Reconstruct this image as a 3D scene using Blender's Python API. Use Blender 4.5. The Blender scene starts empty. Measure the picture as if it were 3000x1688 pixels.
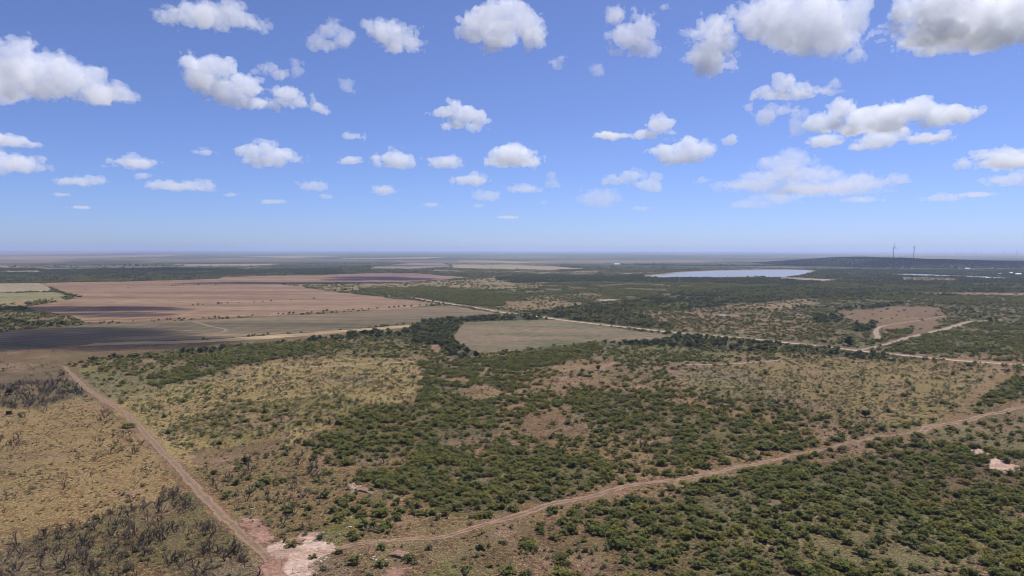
import bpy, math, random, time
import numpy as np
from mathutils import Matrix, Vector

T0 = time.time()
scene = bpy.context.scene
col = scene.collection
R = math.radians

# ------------------------------------------------------------------ camera
IMG_W, IMG_H, FOC = 3000.0, 1688.0, 2000.0      # the photograph's frame; 24 mm lens on a 36 mm sensor
CAM_Z = 100.0
HORIZON = 732.3
PITCH = math.atan((IMG_H / 2 - HORIZON) / FOC)
ROLL = R(0.095)
fw = Vector((0, math.cos(PITCH), -math.sin(PITCH)))
rt0 = Vector((1, 0, 0)); up0 = rt0.cross(fw)
rt = rt0 * math.cos(ROLL) + up0 * math.sin(ROLL)
up = rt.cross(fw)
cd = bpy.data.cameras.new('camera'); cam = bpy.data.objects.new('camera', cd); col.objects.link(cam)
cd.sensor_width = 36.0; cd.lens = 24.0; cd.clip_start = 1.0; cd.clip_end = 200000.0
cam.matrix_world = Matrix(((rt.x, up.x, -fw.x, 0), (rt.y, up.y, -fw.y, 0), (rt.z, up.z, -fw.z, CAM_Z), (0, 0, 0, 1)))
scene.camera = cam

# ------------------------------------------------------------------ sky and sun
SUN_EL, SUN_AZ = R(62), R(42)                   # high, ahead and to the right of the view
sun_dir = Vector((math.sin(SUN_AZ) * math.cos(SUN_EL), math.cos(SUN_AZ) * math.cos(SUN_EL), math.sin(SUN_EL)))
world = bpy.data.worlds.new('World'); scene.world = world; world.use_nodes = True
wn = world.node_tree; bg = wn.nodes['Background']
sky = wn.nodes.new('ShaderNodeTexSky'); sky.sky_type = 'NISHITA'; sky.sun_disc = False
sky.sun_elevation = SUN_EL; sky.sun_rotation = SUN_AZ
sky.altitude = 3000; sky.air_density = 1.0; sky.dust_density = 4.5; sky.ozone_density = 10.0
wb = wn.nodes.new('ShaderNodeMix'); wb.data_type = 'RGBA'; wb.blend_type = 'MULTIPLY'; wb.inputs[0].default_value = 1.0
wb.inputs[7].default_value = (0.79, 0.795, 1.0, 1)                 # the photograph's cool white balance
wn.links.new(sky.outputs['Color'], wb.inputs[6]); hs = wn.nodes.new('ShaderNodeHueSaturation'); hs.inputs['Saturation'].default_value = 0.92
wn.links.new(wb.outputs[2], hs.inputs['Color']); wn.links.new(hs.outputs['Color'], bg.inputs['Color'])
bg.inputs['Strength'].default_value = 0.108
sl = bpy.data.lights.new('sun', 'SUN'); sl.energy = 5.0; sl.angle = R(0.53); sl.color = (1.0, 0.975, 0.95)
so = bpy.data.objects.new('sun', sl); col.objects.link(so)
so.rotation_euler = sun_dir.to_track_quat('Z', 'Y').to_euler(); so.location = (0, 0, 400)

scene.view_settings.view_transform = 'Standard'; scene.view_settings.look = 'None'
scene.view_settings.exposure = 0.30; scene.view_settings.gamma = 1.0
cy = scene.cycles
cy.max_bounces = 20; cy.diffuse_bounces = 2; cy.glossy_bounces = 2; cy.transmission_bounces = 2
cy.volume_bounces = 18; cy.transparent_max_bounces = 12
cy.use_denoising = True; cy.denoiser = 'OPENIMAGEDENOISE'
cy.caustics_reflective = False; cy.caustics_refractive = False
cy.pixel_filter_type = 'BLACKMAN_HARRIS'; cy.filter_width = 1.0
cy.denoising_input_passes = 'RGB_ALBEDO_NORMAL'; cy.denoising_prefilter = 'ACCURATE'

# ------------------------------------------------------------------ photograph <-> world
FW = np.array(fw); RT = np.array(rt); UP = np.array(up); CAM = np.array((0, 0, CAM_Z))
def ray(px, py):
    px = np.asarray(px, float); py = np.asarray(py, float)
    d = FW + RT * ((px - IMG_W / 2) / FOC)[..., None] - UP * ((py - IMG_H / 2) / FOC)[..., None]
    return d
def ground(px, py, z=0.0):
    d = ray(px, py); t = (z - CAM_Z) / np.minimum(d[..., 2], -1e-5)
    return (CAM + d * t[..., None])[..., :2]
def project(x, y, z=0.0):
    v = np.stack([np.asarray(x, float), np.asarray(y, float), np.broadcast_to(np.asarray(z, float) - CAM_Z, np.shape(x))], -1)
    w = np.maximum(v @ FW, 1e-3)
    return IMG_W / 2 + FOC * (v @ RT) / w, IMG_H / 2 - FOC * (v @ UP) / w

# ------------------------------------------------------------------ noise in numpy
_rng = np.random.default_rng(7)
_LAT = _rng.random((64, 64, 64)).astype(np.float32)
_LAT2 = _rng.random((256, 256)).astype(np.float32)
def vnoise3(x, y, z):
    xi = np.floor(x).astype(int); yi = np.floor(y).astype(int); zi = np.floor(z).astype(int)
    fx = x - xi; fy = y - yi; fz = z - zi
    fx = fx * fx * (3 - 2 * fx); fy = fy * fy * (3 - 2 * fy); fz = fz * fz * (3 - 2 * fz)
    x0 = xi & 63; x1 = (xi + 1) & 63; y0 = yi & 63; y1 = (yi + 1) & 63; z0 = zi & 63; z1 = (zi + 1) & 63
    L = _LAT
    a = L[x0, y0, z0] * (1 - fx) + L[x1, y0, z0] * fx; b = L[x0, y1, z0] * (1 - fx) + L[x1, y1, z0] * fx
    c = L[x0, y0, z1] * (1 - fx) + L[x1, y0, z1] * fx; d = L[x0, y1, z1] * (1 - fx) + L[x1, y1, z1] * fx
    return (a * (1 - fy) + b * fy) * (1 - fz) + (c * (1 - fy) + d * fy) * fz
def vnoise2(x, y):
    xi = np.floor(x).astype(int); yi = np.floor(y).astype(int)
    fx = x - xi; fy = y - yi
    fx = fx * fx * (3 - 2 * fx); fy = fy * fy * (3 - 2 * fy)
    x0 = xi & 255; x1 = (xi + 1) & 255; y0 = yi & 255; y1 = (yi + 1) & 255
    L = _LAT2
    return (L[x0, y0] * (1 - fx) + L[x1, y0] * fx) * (1 - fy) + (L[x0, y1] * (1 - fx) + L[x1, y1] * fx) * fy
def fbm2(x, y, s, o=4, seed=0.0):
    v = 0; a = 0.5; t = 0
    for i in range(o):
        v = v + a * vnoise2(x / s + 17.3 * i + seed, y / s - 9.1 * i + seed * 1.7); t += a; a *= 0.5; s *= 0.47
    return v / t

# ------------------------------------------------------------------ small builders
def tag(o, label=None, cat=None, group=None, kind=None):
    if label: o['label'] = label
    if cat: o['category'] = cat
    if group: o['group'] = group
    if kind: o['kind'] = kind
    return o
def mesh_from(name, verts, faces, mats=(), smooth=False):
    me = bpy.data.meshes.new(name)
    me.from_pydata([tuple(v) for v in verts], [], [tuple(f) for f in faces])
    for m in mats: me.materials.append(m)
    if smooth: me.polygons.foreach_set('use_smooth', np.ones(len(me.polygons), bool))
    me.update(); return me
def mesh_np(name, V, F, mats=(), smooth=False):
    """fast path: V (n,3) float, F (m,k) int, all faces the same size"""
    V = np.asarray(V, np.float32); F = np.asarray(F, np.int32)
    me = bpy.data.meshes.new(name); m, k = F.shape
    me.vertices.add(len(V)); me.vertices.foreach_set('co', V.ravel())
    me.loops.add(m * k); me.loops.foreach_set('vertex_index', F.ravel())
    me.polygons.add(m); me.polygons.foreach_set('loop_start', np.arange(0, m * k, k, dtype=np.int32))
    if smooth: me.polygons.foreach_set('use_smooth', np.ones(m, bool))
    for mm in mats: me.materials.append(mm)
    me.update(calc_edges=True); return me
def obj(name, me, parent=None, loc=(0, 0, 0), rot=None):
    o = bpy.data.objects.new(name, me); col.objects.link(o); o.location = loc
    if rot is not None: o.rotation_euler = rot
    if parent is not None: o.parent = parent
    return o

# ------------------------------------------------------------------ clouds
def surface_nets(f, org, cell):
    """quads of the zero surface of f (negative inside) on a regular grid"""
    ins = f < 0
    nx, ny, nz = f.shape
    c = np.zeros((nx - 1, ny - 1, nz - 1), np.int8)
    for i in (0, 1):
        for j in (0, 1):
            for k in (0, 1): c += ins[i:nx - 1 + i, j:ny - 1 + j, k:nz - 1 + k]
    act = (c > 0) & (c < 8)
    idx = -np.ones(c.shape, np.int64); A = np.argwhere(act); idx[act] = np.arange(len(A))
    pos = np.zeros((len(A), 3)); cnt = np.zeros(len(A))
    ends = [(0,0,0,1,0,0),(0,1,0,1,1,0),(0,0,1,1,0,1),(0,1,1,1,1,1),(0,0,0,0,1,0),(1,0,0,1,1,0),(0,0,1,0,1,1),(1,0,1,1,1,1),
            (0,0,0,0,0,1),(1,0,0,1,0,1),(0,1,0,0,1,1),(1,1,0,1,1,1)]
    for a, b, d, e, g, h in ends:
        f0 = f[A[:,0]+a, A[:,1]+b, A[:,2]+d]; f1 = f[A[:,0]+e, A[:,1]+g, A[:,2]+h]
        m = (f0 < 0) != (f1 < 0); t = np.where(m, f0 / np.where(m, f0 - f1, 1), 0)
        p = A + np.stack([a + (e-a)*t, b + (g-b)*t, d + (h-d)*t], -1)
        pos[m] += p[m]; cnt[m] += 1
    pos = org + (pos / cnt[:, None]) * cell
    quads = []
    for ax in range(3):
        s0 = [slice(1, -1)] * 3; s1 = [slice(1, -1)] * 3
        s0[ax] = slice(0, -1); s1[ax] = slice(1, None)
        a = ins[tuple(s0)]; b = ins[tuple(s1)]
        off = np.array([1, 1, 1]); off[ax] = 0
        for flip, m in ((False, a & ~b), (True, ~a & b)):
            P = np.argwhere(m) + off
            u, w = [(1, 2), (2, 0), (0, 1)][ax]
            eu = np.zeros(3, int); eu[u] = 1; ew = np.zeros(3, int); ew[w] = 1
            q = [idx[tuple((P - eu - ew).T)], idx[tuple((P - ew).T)], idx[tuple(P.T)], idx[tuple((P - eu).T)]]
            q = np.stack(q, -1)
            if flip: q = q[:, ::-1]
            quads.append(q)
    return pos, np.concatenate(quads)

_cloud_mats = {}
def cloud_mat(dens):
    key = '%.2e' % dens
    if key in _cloud_mats: return _cloud_mats[key]
    m = bpy.data.materials.new('cloud_vapour'); m.use_nodes = True; nt = m.node_tree; nt.nodes.clear()
    out = nt.nodes.new('ShaderNodeOutputMaterial'); v = nt.nodes.new('ShaderNodeVolumePrincipled')
    v.inputs['Color'].default_value = (1.0, 1.0, 1.0, 1); v.inputs['Density'].default_value = dens
    v.inputs['Anisotropy'].default_value = 0.0
    nt.links.new(v.outputs['Volume'], out.inputs['Volume'])
    m.cycles.homogeneous_volume = True
    _cloud_mats[key] = m
    return m

CLOUD_BASE = 1450.0
def make_cloud(spec, label, thick=1.0, amp=1.0, group='white fair-weather clouds', seed=0, base_px=None, tau=None):
    """spec: lobes in photograph pixels (x, y, rx, ry); every lobe becomes an ellipsoid of vapour at the cloud's own distance"""
    B = np.array(spec, float)
    ybase = base_px if base_px else (B[:, 1] + 0.8 * B[:, 3]).max()
    xm = np.average(B[:, 0], weights=B[:, 2])
    d = ray(xm, ybase); dist = (CLOUD_BASE - CAM_Z) / d[2]                # along the (unnormalised) ray
    rs = np.random.default_rng(seed + 11)
    m_px = dist / FOC                                                      # metres per pixel
    dep = 0.75
    C = []
    wid = (B[:, 2] * m_px).max()
    for (x, y, rx, ry) in B:
        dd = dist + rs.uniform(-0.35, 0.35) * wid + 0.5 * wid
        C.append(CAM + ray(x, y) * dd)
    C = np.array(C); rad = np.stack([B[:, 2] * m_px, np.maximum(B[:, 2] * dep, B[:, 3]) * m_px, B[:, 3] * m_px], -1)
    lo = (C - rad).min(0); hi = (C + rad).max(0)
    cell = 2.7 * m_px
    ext = np.prod((hi - lo) / cell); cell *= max(1.0, (ext / 1.1e6) ** (1 / 3))
    pad = 6 * cell + 0.25 * rad.min()
    lo -= pad; hi += pad
    n = np.ceil((hi - lo) / cell).astype(int)
    ax = [lo[i] + np.arange(n[i]) * cell for i in range(3)]
    X, Y, Z = np.meshgrid(*ax, indexing='ij')
    X = X.astype(np.float32); Y = Y.astype(np.float32); Z = Z.astype(np.float32)
    f = np.full(X.shape, 1e9, np.float32); sm = np.zeros(X.shape, np.float32)
    for c, r in zip(C, rad):
        q = np.sqrt(((X - c[0]) / r[0]) ** 2 + ((Y - c[1]) / r[1]) ** 2 + ((Z - c[2]) / r[2]) ** 2)
        dd = (q - 1) * min(r[0], r[2]) 
        f = np.minimum(f, dd); 
    rm = float(np.median(rad[:, 2]))
    s = rm * 1.5; a = 0.95 * rm * amp; o = seed * 7.7
    shell = np.abs(f) < 1.9 * a
    xs, ys, zs, fs = X[shell], Y[shell], Z[shell], f[shell]
    big = vnoise3(xs / (s * 1.6) + o, ys / (s * 1.6) + 3, zs / (s * 1.6) + 5) - 0.5
    fs = fs + 0.55 * a * big - 0.10 * a
    for k in range(5):
        if s < 1.3 * cell: break
        v = vnoise3(xs / s + o + k * 5.1, ys / s + 1.7 * k, zs / s + o * 0.3)
        fs = fs - a * (np.abs(2 * v - 1) - 0.36) * 0.8
        s *= 0.5; a *= 0.68
    # flattish base
    zb = (C[:, 2] - rad[:, 2]).min() + 0.1 * rm
    fs = np.maximum(fs, (zb - zs) + 0.9 * rm * big + 0.3 * rm * (np.abs(2 * vnoise3(xs / (rm * .5), ys / (rm * .5), zs / (rm * .5)) - 1) - .4))
    f[shell] = fs
    for i in range(3):
        sl = [slice(None)] * 3
        for e in (0, -1): sl[i] = e; f[tuple(sl)] = np.maximum(f[tuple(sl)], cell)
    V, Q = surface_nets(f, lo, cell)
    size = rm
    dens = thick * (0.8 / max(size, 30)) * float(np.clip((HORIZON - ybase) / 300, .42, 1.0))   # low clouds thinned: distance haze put into their density
    dens = float('%.1e' % dens)
    ctr = np.array([V[:, 0].mean(), V[:, 1].mean(), V[:, 2].min()])
    me = mesh_np('cloud', V - ctr, Q, [cloud_mat(dens)], smooth=True)
    return tag(obj('cloud', me, loc=tuple(ctr)), label, 'cloud', group), len(Q)

def lobes(x0, *bl): return [(x0 + b[0] / 2.576, b[1] / 2.576, b[2] / 2.576, b[3] / 2.576) for b in bl]

# ------------------------------------------------------------------ the map of the place, traced in photograph pixels and laid on the ground
TAN = (.25, .182, .108); YEL = (.272, .218, .118); BRN = (.20, .138, .088); RED = (.20, .118, .082)
OLV = (.125, .108, .062); GRN = (.088, .094, .042); SCR = (.105, .095, .058); PAL = (.26, .205, .14)
# (polygon, ground colour, mesquite, bush, dead brush, oak per hectare, edge wobble)
ZONES = []
def zone(poly, c, m=0, b=0, d=0, o=0, w=1.0): ZONES.append((np.array(poly, float), c, m, b, d, o, w))
E = 9000
zone([(-E, 600), (E, 600), (E, 2600), (-E, 2600)], SCR, 45, 40, 0, 4)                       # everything
zone([(-E, 600), (E, 600), (E, 790), (-E, 790)], (.062, .072, .046), 8, 0, 0, 2)             # far plain
zone([(-E, 1042), (E, 1042), (E, 2600), (-E, 2600)], BRN, 60, 80)
# --- middle distance, left to right
zone([(-600, 800), (115, 800), (250, 812), (450, 806), (640, 812), (640, 817), (450, 823), (120, 830), (-600, 832)], (.075, .082, .042), 110, 0, 0, 15)
zone([(-600, 785), (130, 790), (260, 792), (500, 786), (1000, 790), (1000, 803), (500, 808), (200, 806), (-600, 800)], (.075, .08, .05), 25, 0, 0, 50)
zone([(-600, 884), (90, 880), (180, 873), (200, 880), (60, 900), (-600, 905)], PAL, 4, 20)
zone([(-600, 898), (70, 902), (80, 925), (-600, 932)], (.11, .09, .065), 60, 60, 0, 10)
zone([(-600, 928), (60, 918), (190, 925), (235, 945), (150, 958), (60, 962), (-600, 962)], (.17, .135, .085), 60, 120)
zone([(-600, 948), (60, 945), (195, 949), (170, 958), (60, 966), (-600, 974)], OLV, 60, 0, 0, 110)
zone([(-600, 1028), (250, 1006), (600, 998), (1000, 968), (1200, 952), (1240, 965), (1100, 985), (900, 1000), (700, 1010), (440, 1032), (300, 1047), (200, 1062), (-600, 1072)], (.155, .108, .07), 0, 3, w=.4)
zone([(1000, 828), (1300, 820), (1650, 795), (1850, 800), (1880, 820), (1500, 848), (1040, 852), (830, 836)], (.22, .18, .115), 8, 20)
zone([(1250, 785), (1500, 790), (1800, 795), (1990, 800), (1980, 812), (1600, 808), (1300, 800)], (.23, .19, .13), 16, 20)
zone([(1040, 850), (1180, 844), (1350, 843), (1500, 850), (1560, 862), (1470, 890), (1370, 897), (1250, 880)], (.062, .078, .036), 190, 30)
zone([(1480, 885), (1640, 880), (1700, 900), (1560, 905), (1440, 893)], (.21, .155, .095), 10, 40)
zone([(1600, 830), (1950, 828), (2250, 822), (2300, 840), (2000, 850), (1900, 866), (1600, 850)], (.11, .105, .06), 60, 20)
zone([(1500, 850), (1900, 862), (1890, 885), (1700, 895), (1560, 880)], (.15, .125, .08), 60, 60)
zone([(1450, 812), (1550, 807), (1700, 809), (1800, 807), (1990, 813), (1990, 827), (1800, 825), (1600, 829), (1460, 823)], (.07, .07, .045), 40, 0, 0, 130)
zone([(2000, 812), (2200, 812), (2360, 822), (2420, 835), (2300, 840), (2000, 828)], (.06, .068, .042), 60, 0, 0, 120)
zone([(2300, 795), (2400, 790), (3300, 790), (3500, 850), (2700, 850), (2460, 832), (2420, 815)], (.105, .098, .062), 45, 0, 0, 34)
zone([(2640, 812), (2820, 816), (2800, 823), (2650, 822)], (.20, .165, .11), 4, 0, w=.4)
zone([(1905, 872), (2000, 860), (2100, 848), (2300, 838), (2600, 852), (2900, 845), (3400, 850), (3400, 880), (2700, 872), (2500, 882), (2350, 870), (2200, 890), (2080, 912), (1990, 918), (1905, 905), (1830, 892)], (.085, .085, .05), 70, 0, 0, 60)
zone([(2170, 888), (2350, 872), (2420, 885), (2300, 905), (2100, 915)], (.21, .16, .105), 22, 40)
zone([(2600, 868), (3400, 868), (3400, 900), (2750, 890)], (.15, .115, .08), 60, 30)
zone([(2640, 858), (2800, 856), (3000, 860), (3300, 862), (3300, 872), (2800, 866)], (.25, .17, .12), 6, 0, w=.5)
zone([(1510, 912), (1600, 904), (1700, 899), (1850, 888), (2010, 905), (2020, 925), (1950, 945), (2010, 965), (1900, 962), (1750, 947), (1620, 932)], (.07, .072, .042), 110, 0, 0, 60)
zone([(1850, 918), (2000, 915), (2180, 912), (2460, 920), (2450, 1000), (2200, 990), (2000, 972)], (.17, .125, .088), 55, 110)
zone([(2000, 917), (2130, 922), (2220, 920), (2150, 930), (2030, 926)], (.22, .14, .115), 2, 5, w=.5)
zone([(2458, 913), (2543, 905), (2605, 901), (2737, 905), (2776, 932), (2757, 963), (2660, 983), (2582, 960), (2477, 936)], (.175, .12, .085), 2, 14, w=.6)
zone([(2440, 908), (2500, 903), (2600, 893), (2660, 886), (2640, 895), (2560, 905), (2470, 910)], (.06, .065, .04), 20, 0, 0, 150, w=.4)
zone([(2375, 925), (2470, 928), (2475, 946), (2400, 950)], (.06, .065, .04), 30, 0, 0, 150, w=.5)
zone([(2490, 952), (2575, 945), (2575, 965), (2510, 975)], (.06, .065, .04), 30, 0, 0, 150, w=.5)
zone([(2700, 985), (2860, 945), (3400, 930), (3400, 1045), (2900, 1040), (2600, 1025)], (.10, .095, .055), 130, 40)
zone([(2580, 965), (2680, 960), (2640, 1000), (2560, 1000)], (.11, .095, .06), 110, 40)
zone([(2300, 1012), (2450, 1020), (2600, 1042), (2600, 1052), (2420, 1042), (2300, 1030)], (.065, .068, .04), 60, 0, 0, 120, w=.5)
zone([(1765, 1003), (1830, 992), (2000, 984), (2100, 998), (2290, 1010), (2280, 1036), (2150, 1032), (2000, 1018), (1830, 1014)], (.065, .068, .04), 60, 0, 0, 130, w=.5)
zone([(1360, 938), (1450, 928), (1580, 925), (1650, 938), (1600, 944), (1500, 938), (1370, 945)], (.06, .065, .04), 40, 0, 0, 160, w=.5)
zone([(1000, 985), (1090, 970), (1170, 975), (1220, 950), (1240, 940), (1320, 931), (1362, 938), (1352, 962), (1325, 985), (1345, 1012), (1372, 1040), (1360, 1052), (1300, 1042), (1270, 1010), (1170, 1000), (1000, 1003)], (.055, .062, .038), 60, 0, 0, 170, w=.5)
zone([(1265, 1008), (1290, 1008), (1296, 1034), (1266, 1036)], (.27, .185, .125), 0, 0, w=.3)
zone([(265, 1058), (330, 1040), (440, 1045), (560, 1028), (650, 1020), (740, 1008), (880, 1000), (1000, 986), (1000, 1001), (880, 1013), (640, 1032), (560, 1046), (440, 1056), (340, 1062)], (.065, .068, .04), 50, 0, 0, 110, w=.5)
zone([(930, 1003), (1160, 1000), (1270, 1015), (1290, 1045), (1000, 1052), (920, 1048)], (.16, .14, .075), 80, 90)
# --- near ground
zone([(-900, 1060), (180, 1060), (240, 1090), (240, 1170), (-900, 1180)], (.15, .112, .078), 3, 60, 60)
zone([(-900, 1150), (230, 1168), (285, 1178), (420, 1300), (640, 1540), (800, 1690), (950, 1900), (-900, 2400)], TAN, 0, 24, 7)
zone([(-900, 1072), (185, 1068), (212, 1110), (258, 1150), (232, 1166), (110, 1200), (60, 1196), (-900, 1180)], (.135, .105, .075), 1, 70, 300, w=.6)
zone([(270, 1285), (420, 1270), (430, 1310), (400, 1345), (260, 1352)], TAN, 0, 30, 75)
zone([(-900, 1262), (110, 1262), (90, 1300), (0, 1325), (-900, 1340)], TAN, 0, 30, 65)
zone([(-900, 1720), (-100, 1640), (0, 1603), (120, 1567), (250, 1530), (320, 1497), (430, 1477), (480, 1443), (560, 1452), (620, 1500), (690, 1590), (770, 1690), (900, 1900), (-900, 2400)], (.14, .115, .068), 0, 90, 320, w=.7)
zone([(330, 1690), (390, 1640), (470, 1660), (560, 1690), (500, 1760), (350, 1760)], (.19, .14, .078), 0, 20, 50)
zone([(210, 1085), (300, 1075), (430, 1120), (560, 1125), (430, 1160), (330, 1166), (280, 1140)], (.155, .148, .068), 20, 90)
zone([(300, 1048), (620, 1035), (560, 1062), (430, 1108), (420, 1125), (300, 1092), (230, 1075)], (.17, .14, .08), 55, 130)
zone([(430, 1105), (560, 1062), (620, 1040), (760, 1010), (930, 1002), (935, 1040), (720, 1066), (660, 1086), (560, 1122), (480, 1142), (430, 1130)], (.065, .074, .036), 240, 0, w=.6)
zone([(300, 1166), (430, 1146), (560, 1126), (700, 1076), (780, 1070), (1000, 1050), (1215, 1050), (1238, 1115), (1200, 1150), (1150, 1180), (1060, 1190), (980, 1230), (880, 1290), (850, 1312), (700, 1347), (560, 1372), (480, 1332), (400, 1242)], YEL, 5, 300)
zone([(480, 1250), (680, 1180), (1000, 1150), (1050, 1200), (900, 1260), (700, 1300), (540, 1290)], (.19, .158, .078), 26, 420)
zone([(520, 1325), (850, 1272), (835, 1318), (620, 1367)], (.165, .12, .078), 0, 45)
zone([(480, 1342), (640, 1362), (860, 1312), (1015, 1372), (1025, 1470), (1000, 1560), (880, 1592), (800, 1602), (640, 1452)], (.185, .138, .082), 22, 150, 60)
zone([(1230, 1110), (1260, 1050), (1360, 1050), (1560, 1080), (1750, 1100), (1900, 1150), (2050, 1150), (2350, 1200), (2640, 1260), (2380, 1322), (2100, 1392), (1800, 1442), (1500, 1530), (1300, 1580), (1050, 1582), (1000, 1500), (1032, 1390), (880, 1312), (1000, 1235), (1170, 1195)], BRN, 125, 110, 6)
zone([(1230, 1060), (1400, 1060), (1400, 1110), (1300, 1172), (1232, 1130)], OLV, 210, 30)
zone([(900, 1302), (1050, 1210), (1200, 1170), (1400, 1150), (1480, 1220), (1480, 1260), (1250, 1300), (1100, 1362), (1020, 1340)], (.13, .108, .063), 165, 60)
zone([(1080, 1400), (1250, 1330), (1400, 1340), (1640, 1320), (1800, 1380), (1700, 1450), (1500, 1500), (1300, 1500), (1200, 1450), (1100, 1480)], OLV, 240, 60)
zone([(1640, 1170), (1850, 1140), (2000, 1200), (2250, 1260), (2350, 1290), (2150, 1330), (2000, 1340), (1850, 1280), (1700, 1240)], (.13, .105, .063), 165, 60)
zone([(1550, 1208), (1650, 1213), (1645, 1240), (1745, 1266), (1720, 1282), (1550, 1284)], (.19, .128, .088), 5, 25)
zone([(1360, 1162), (1440, 1130), (1480, 1134), (1470, 1162), (1400, 1166)], (.20, .15, .10), 0, 25)
zone([(1290, 1110), (1365, 1100), (1380, 1112), (1310, 1116)], (.24, .165, .115), 0, 5, w=.5)
zone([(1395, 1105), (1420, 1075), (1432, 1078), (1415, 1108)], (.27, .18, .12), 0, 5, w=.4)
zone([(1560, 1060), (1800, 1040), (2000, 1060), (2000, 1132), (1850, 1142), (1640, 1142), (1560, 1112)], (.195, .132, .09), 38, 70)
zone([(1600, 1072), (1760, 1062), (1790, 1060), (1760, 1084), (1640, 1090)], (.25, .165, .115), 2, 14, w=.5)
zone([(1980, 1086), (2080, 1070), (2350, 1052), (2640, 1052), (2900, 1080), (2970, 1105), (2880, 1170), (2780, 1240), (2700, 1246), (2500, 1236), (2330, 1190), (2100, 1140), (1990, 1130)], (.205, .162, .085), 8, 300)
zone([(2080, 1130), (2330, 1180), (2500, 1225), (2700, 1240), (2640, 1262), (2350, 1215), (2050, 1160)], (.165, .125, .08), 75, 150)
zone([(1380, 1052), (1560, 1030), (1740, 1004), (1772, 1020), (1640, 1062), (1500, 1082), (1420, 1070)], (.062, .075, .035), 270, 0, w=.6)
zone([(1780, 1022), (2000, 1030), (2100, 1045), (2060, 1060), (1800, 1058)], (.11, .105, .055), 150, 40)
zone([(2865, 1172), (2955, 1108), (3400, 1095), (3400, 1200), (3000, 1168), (2905, 1166)], (.062, .07, .036), 240, 0, w=.5)
zone([(2780, 1247), (2885, 1168), (2962, 1104), (2925, 1098), (2850, 1150), (2755, 1236)], (.20, .145, .085), 0, 14, w=.4)
zone([(2820, 1180), (3400, 1200), (3400, 1330), (2900, 1312), (2750, 1282), (2700, 1272), (2850, 1225)], (.15, .12, .07), 40, 70)
zone([(1150, 1622), (1500, 1572), (1800, 1472), (2100, 1402), (2400, 1342), (2720, 1292), (2900, 1320), (3600, 1325), (3600, 2400), (1000, 2400)], (.132, .096, .06), 205, 130)  # brown soil, its colour lowered to carry the lower right vignette
zone([(2000, 1422), (2250, 1372), (2400, 1352), (2700, 1400), (2760, 1570), (2500, 1510), (2300, 1480), (2000, 1560)], (.11, .09, .053), 280, 70)
zone([(1380, 1570), (1700, 1525), (1800, 1600), (1750, 1690), (1700, 2000), (1200, 2000), (1300, 1690)], (.15, .105, .068), 62, 90)
zone([(820, 1602), (1150, 1600), (1300, 1562), (1400, 1600), (1230, 1690), (1280, 1900), (800, 1900)], (.185, .128, .087), 6, 45)
zone([(950, 1562), (1020, 1500), (1040, 1480), (1062, 1520), (1015, 1600), (930, 1602)], (.145, .138, .058), 2, 8)
zone([(1200, 1690), (1300, 1640), (1340, 1660), (1290, 1760), (1180, 1760)], (.13, .125, .055), 2, 8)

ZPAR = np.array([[z[2] * 3.6, z[3] * 2.2 + z[2] * .9, z[4] * 2.3, z[5] * 1.25] for z in ZONES], float)
ZCOL = np.array([z[1] for z in ZONES], float) * np.array([.68, .635, .505])
def inside(poly, x, y):
    r = np.zeros(x.shape, bool); n = len(poly); j = n - 1
    for i in range(n):
        xi, yi = poly[i]; xj, yj = poly[j]
        if yi != yj:
            c = ((yi > y) != (yj > y)) & (x < (xj - xi) * (y - yi) / (yj - yi) + xi); r ^= c
        j = i
    return r
def wobble(wx, wy):
    """metres -> edge wobble in pixels that shrinks with distance"""
    D = np.maximum(np.hypot(wx, wy), 60.0); s = D * 0.035
    lg = np.exp2(np.round(np.log2(s)))
    a = fbm2(wx, wy, 18.0, 4, 3.0) - .5; b = fbm2(wx, wy, 18.0, 4, 41.0) - .5
    a2 = fbm2(wx, wy, 120.0, 3, 13.0) - .5; b2 = fbm2(wx, wy, 120.0, 3, 51.0) - .5
    f = np.clip(D / 900, 0, 1); a = a * (1 - f) + a2 * f; b = b * (1 - f) + b2 * f
    return a, b
def zone_index(wx, wy):
    px, py = project(wx, wy)
    a, b = wobble(wx, wy)
    k = np.clip((py - 733) / 500, 0.03, 2.0)
    idx = np.zeros(px.shape, np.int32)
    for i, z in enumerate(ZONES):
        P = z[0]; w = z[6]
        qx = px + a * 130 * k ** .6 * w; qy = py + b * 75 * k * w
        m = (qx >= P[:, 0].min()) & (qx <= P[:, 0].max()) & (qy >= P[:, 1].min()) & (qy <= P[:, 1].max())
        if m.any():
            q = np.zeros(px.shape, bool); q[m] = inside(P, qx[m], qy[m]); idx[q] = i
    return idx

# ------------------------------------------------------------------ materials
def mat(name, rough=0.95):
    m = bpy.data.materials.new(name); m.use_nodes = True
    b = m.node_tree.nodes['Principled BSDF']; b.inputs['Roughness'].default_value = rough
    b.inputs['Specular IOR Level'].default_value = 0.15
    return m, m.node_tree, b
def N(nt, t, **kw):
    n = nt.nodes.new(t)
    for k, v in kw.items():
        if k in n.inputs: n.inputs[k].default_value = v
        else: setattr(n, k, v)
    return n
def noise(nt, scale, detail=4, rough=.55, vec=None, dist=0.0):
    n = N(nt, 'ShaderNodeTexNoise'); n.inputs['Scale'].default_value = scale; n.inputs['Detail'].default_value = detail
    n.inputs['Roughness'].default_value = rough; n.inputs['Distortion'].default_value = dist
    if vec is not None: nt.links.new(vec, n.inputs['Vector'])
    return n
def ramp(nt, src, stops):
    r = N(nt, 'ShaderNodeValToRGB'); e = r.color_ramp.elements
    while len(e) < len(stops): e.new(0.5)
    for el, (p, c) in zip(e, stops): el.position = p; el.color = tuple(c) + (1,) if len(c) == 3 else c
    nt.links.new(src, r.inputs['Fac']); return r
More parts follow.
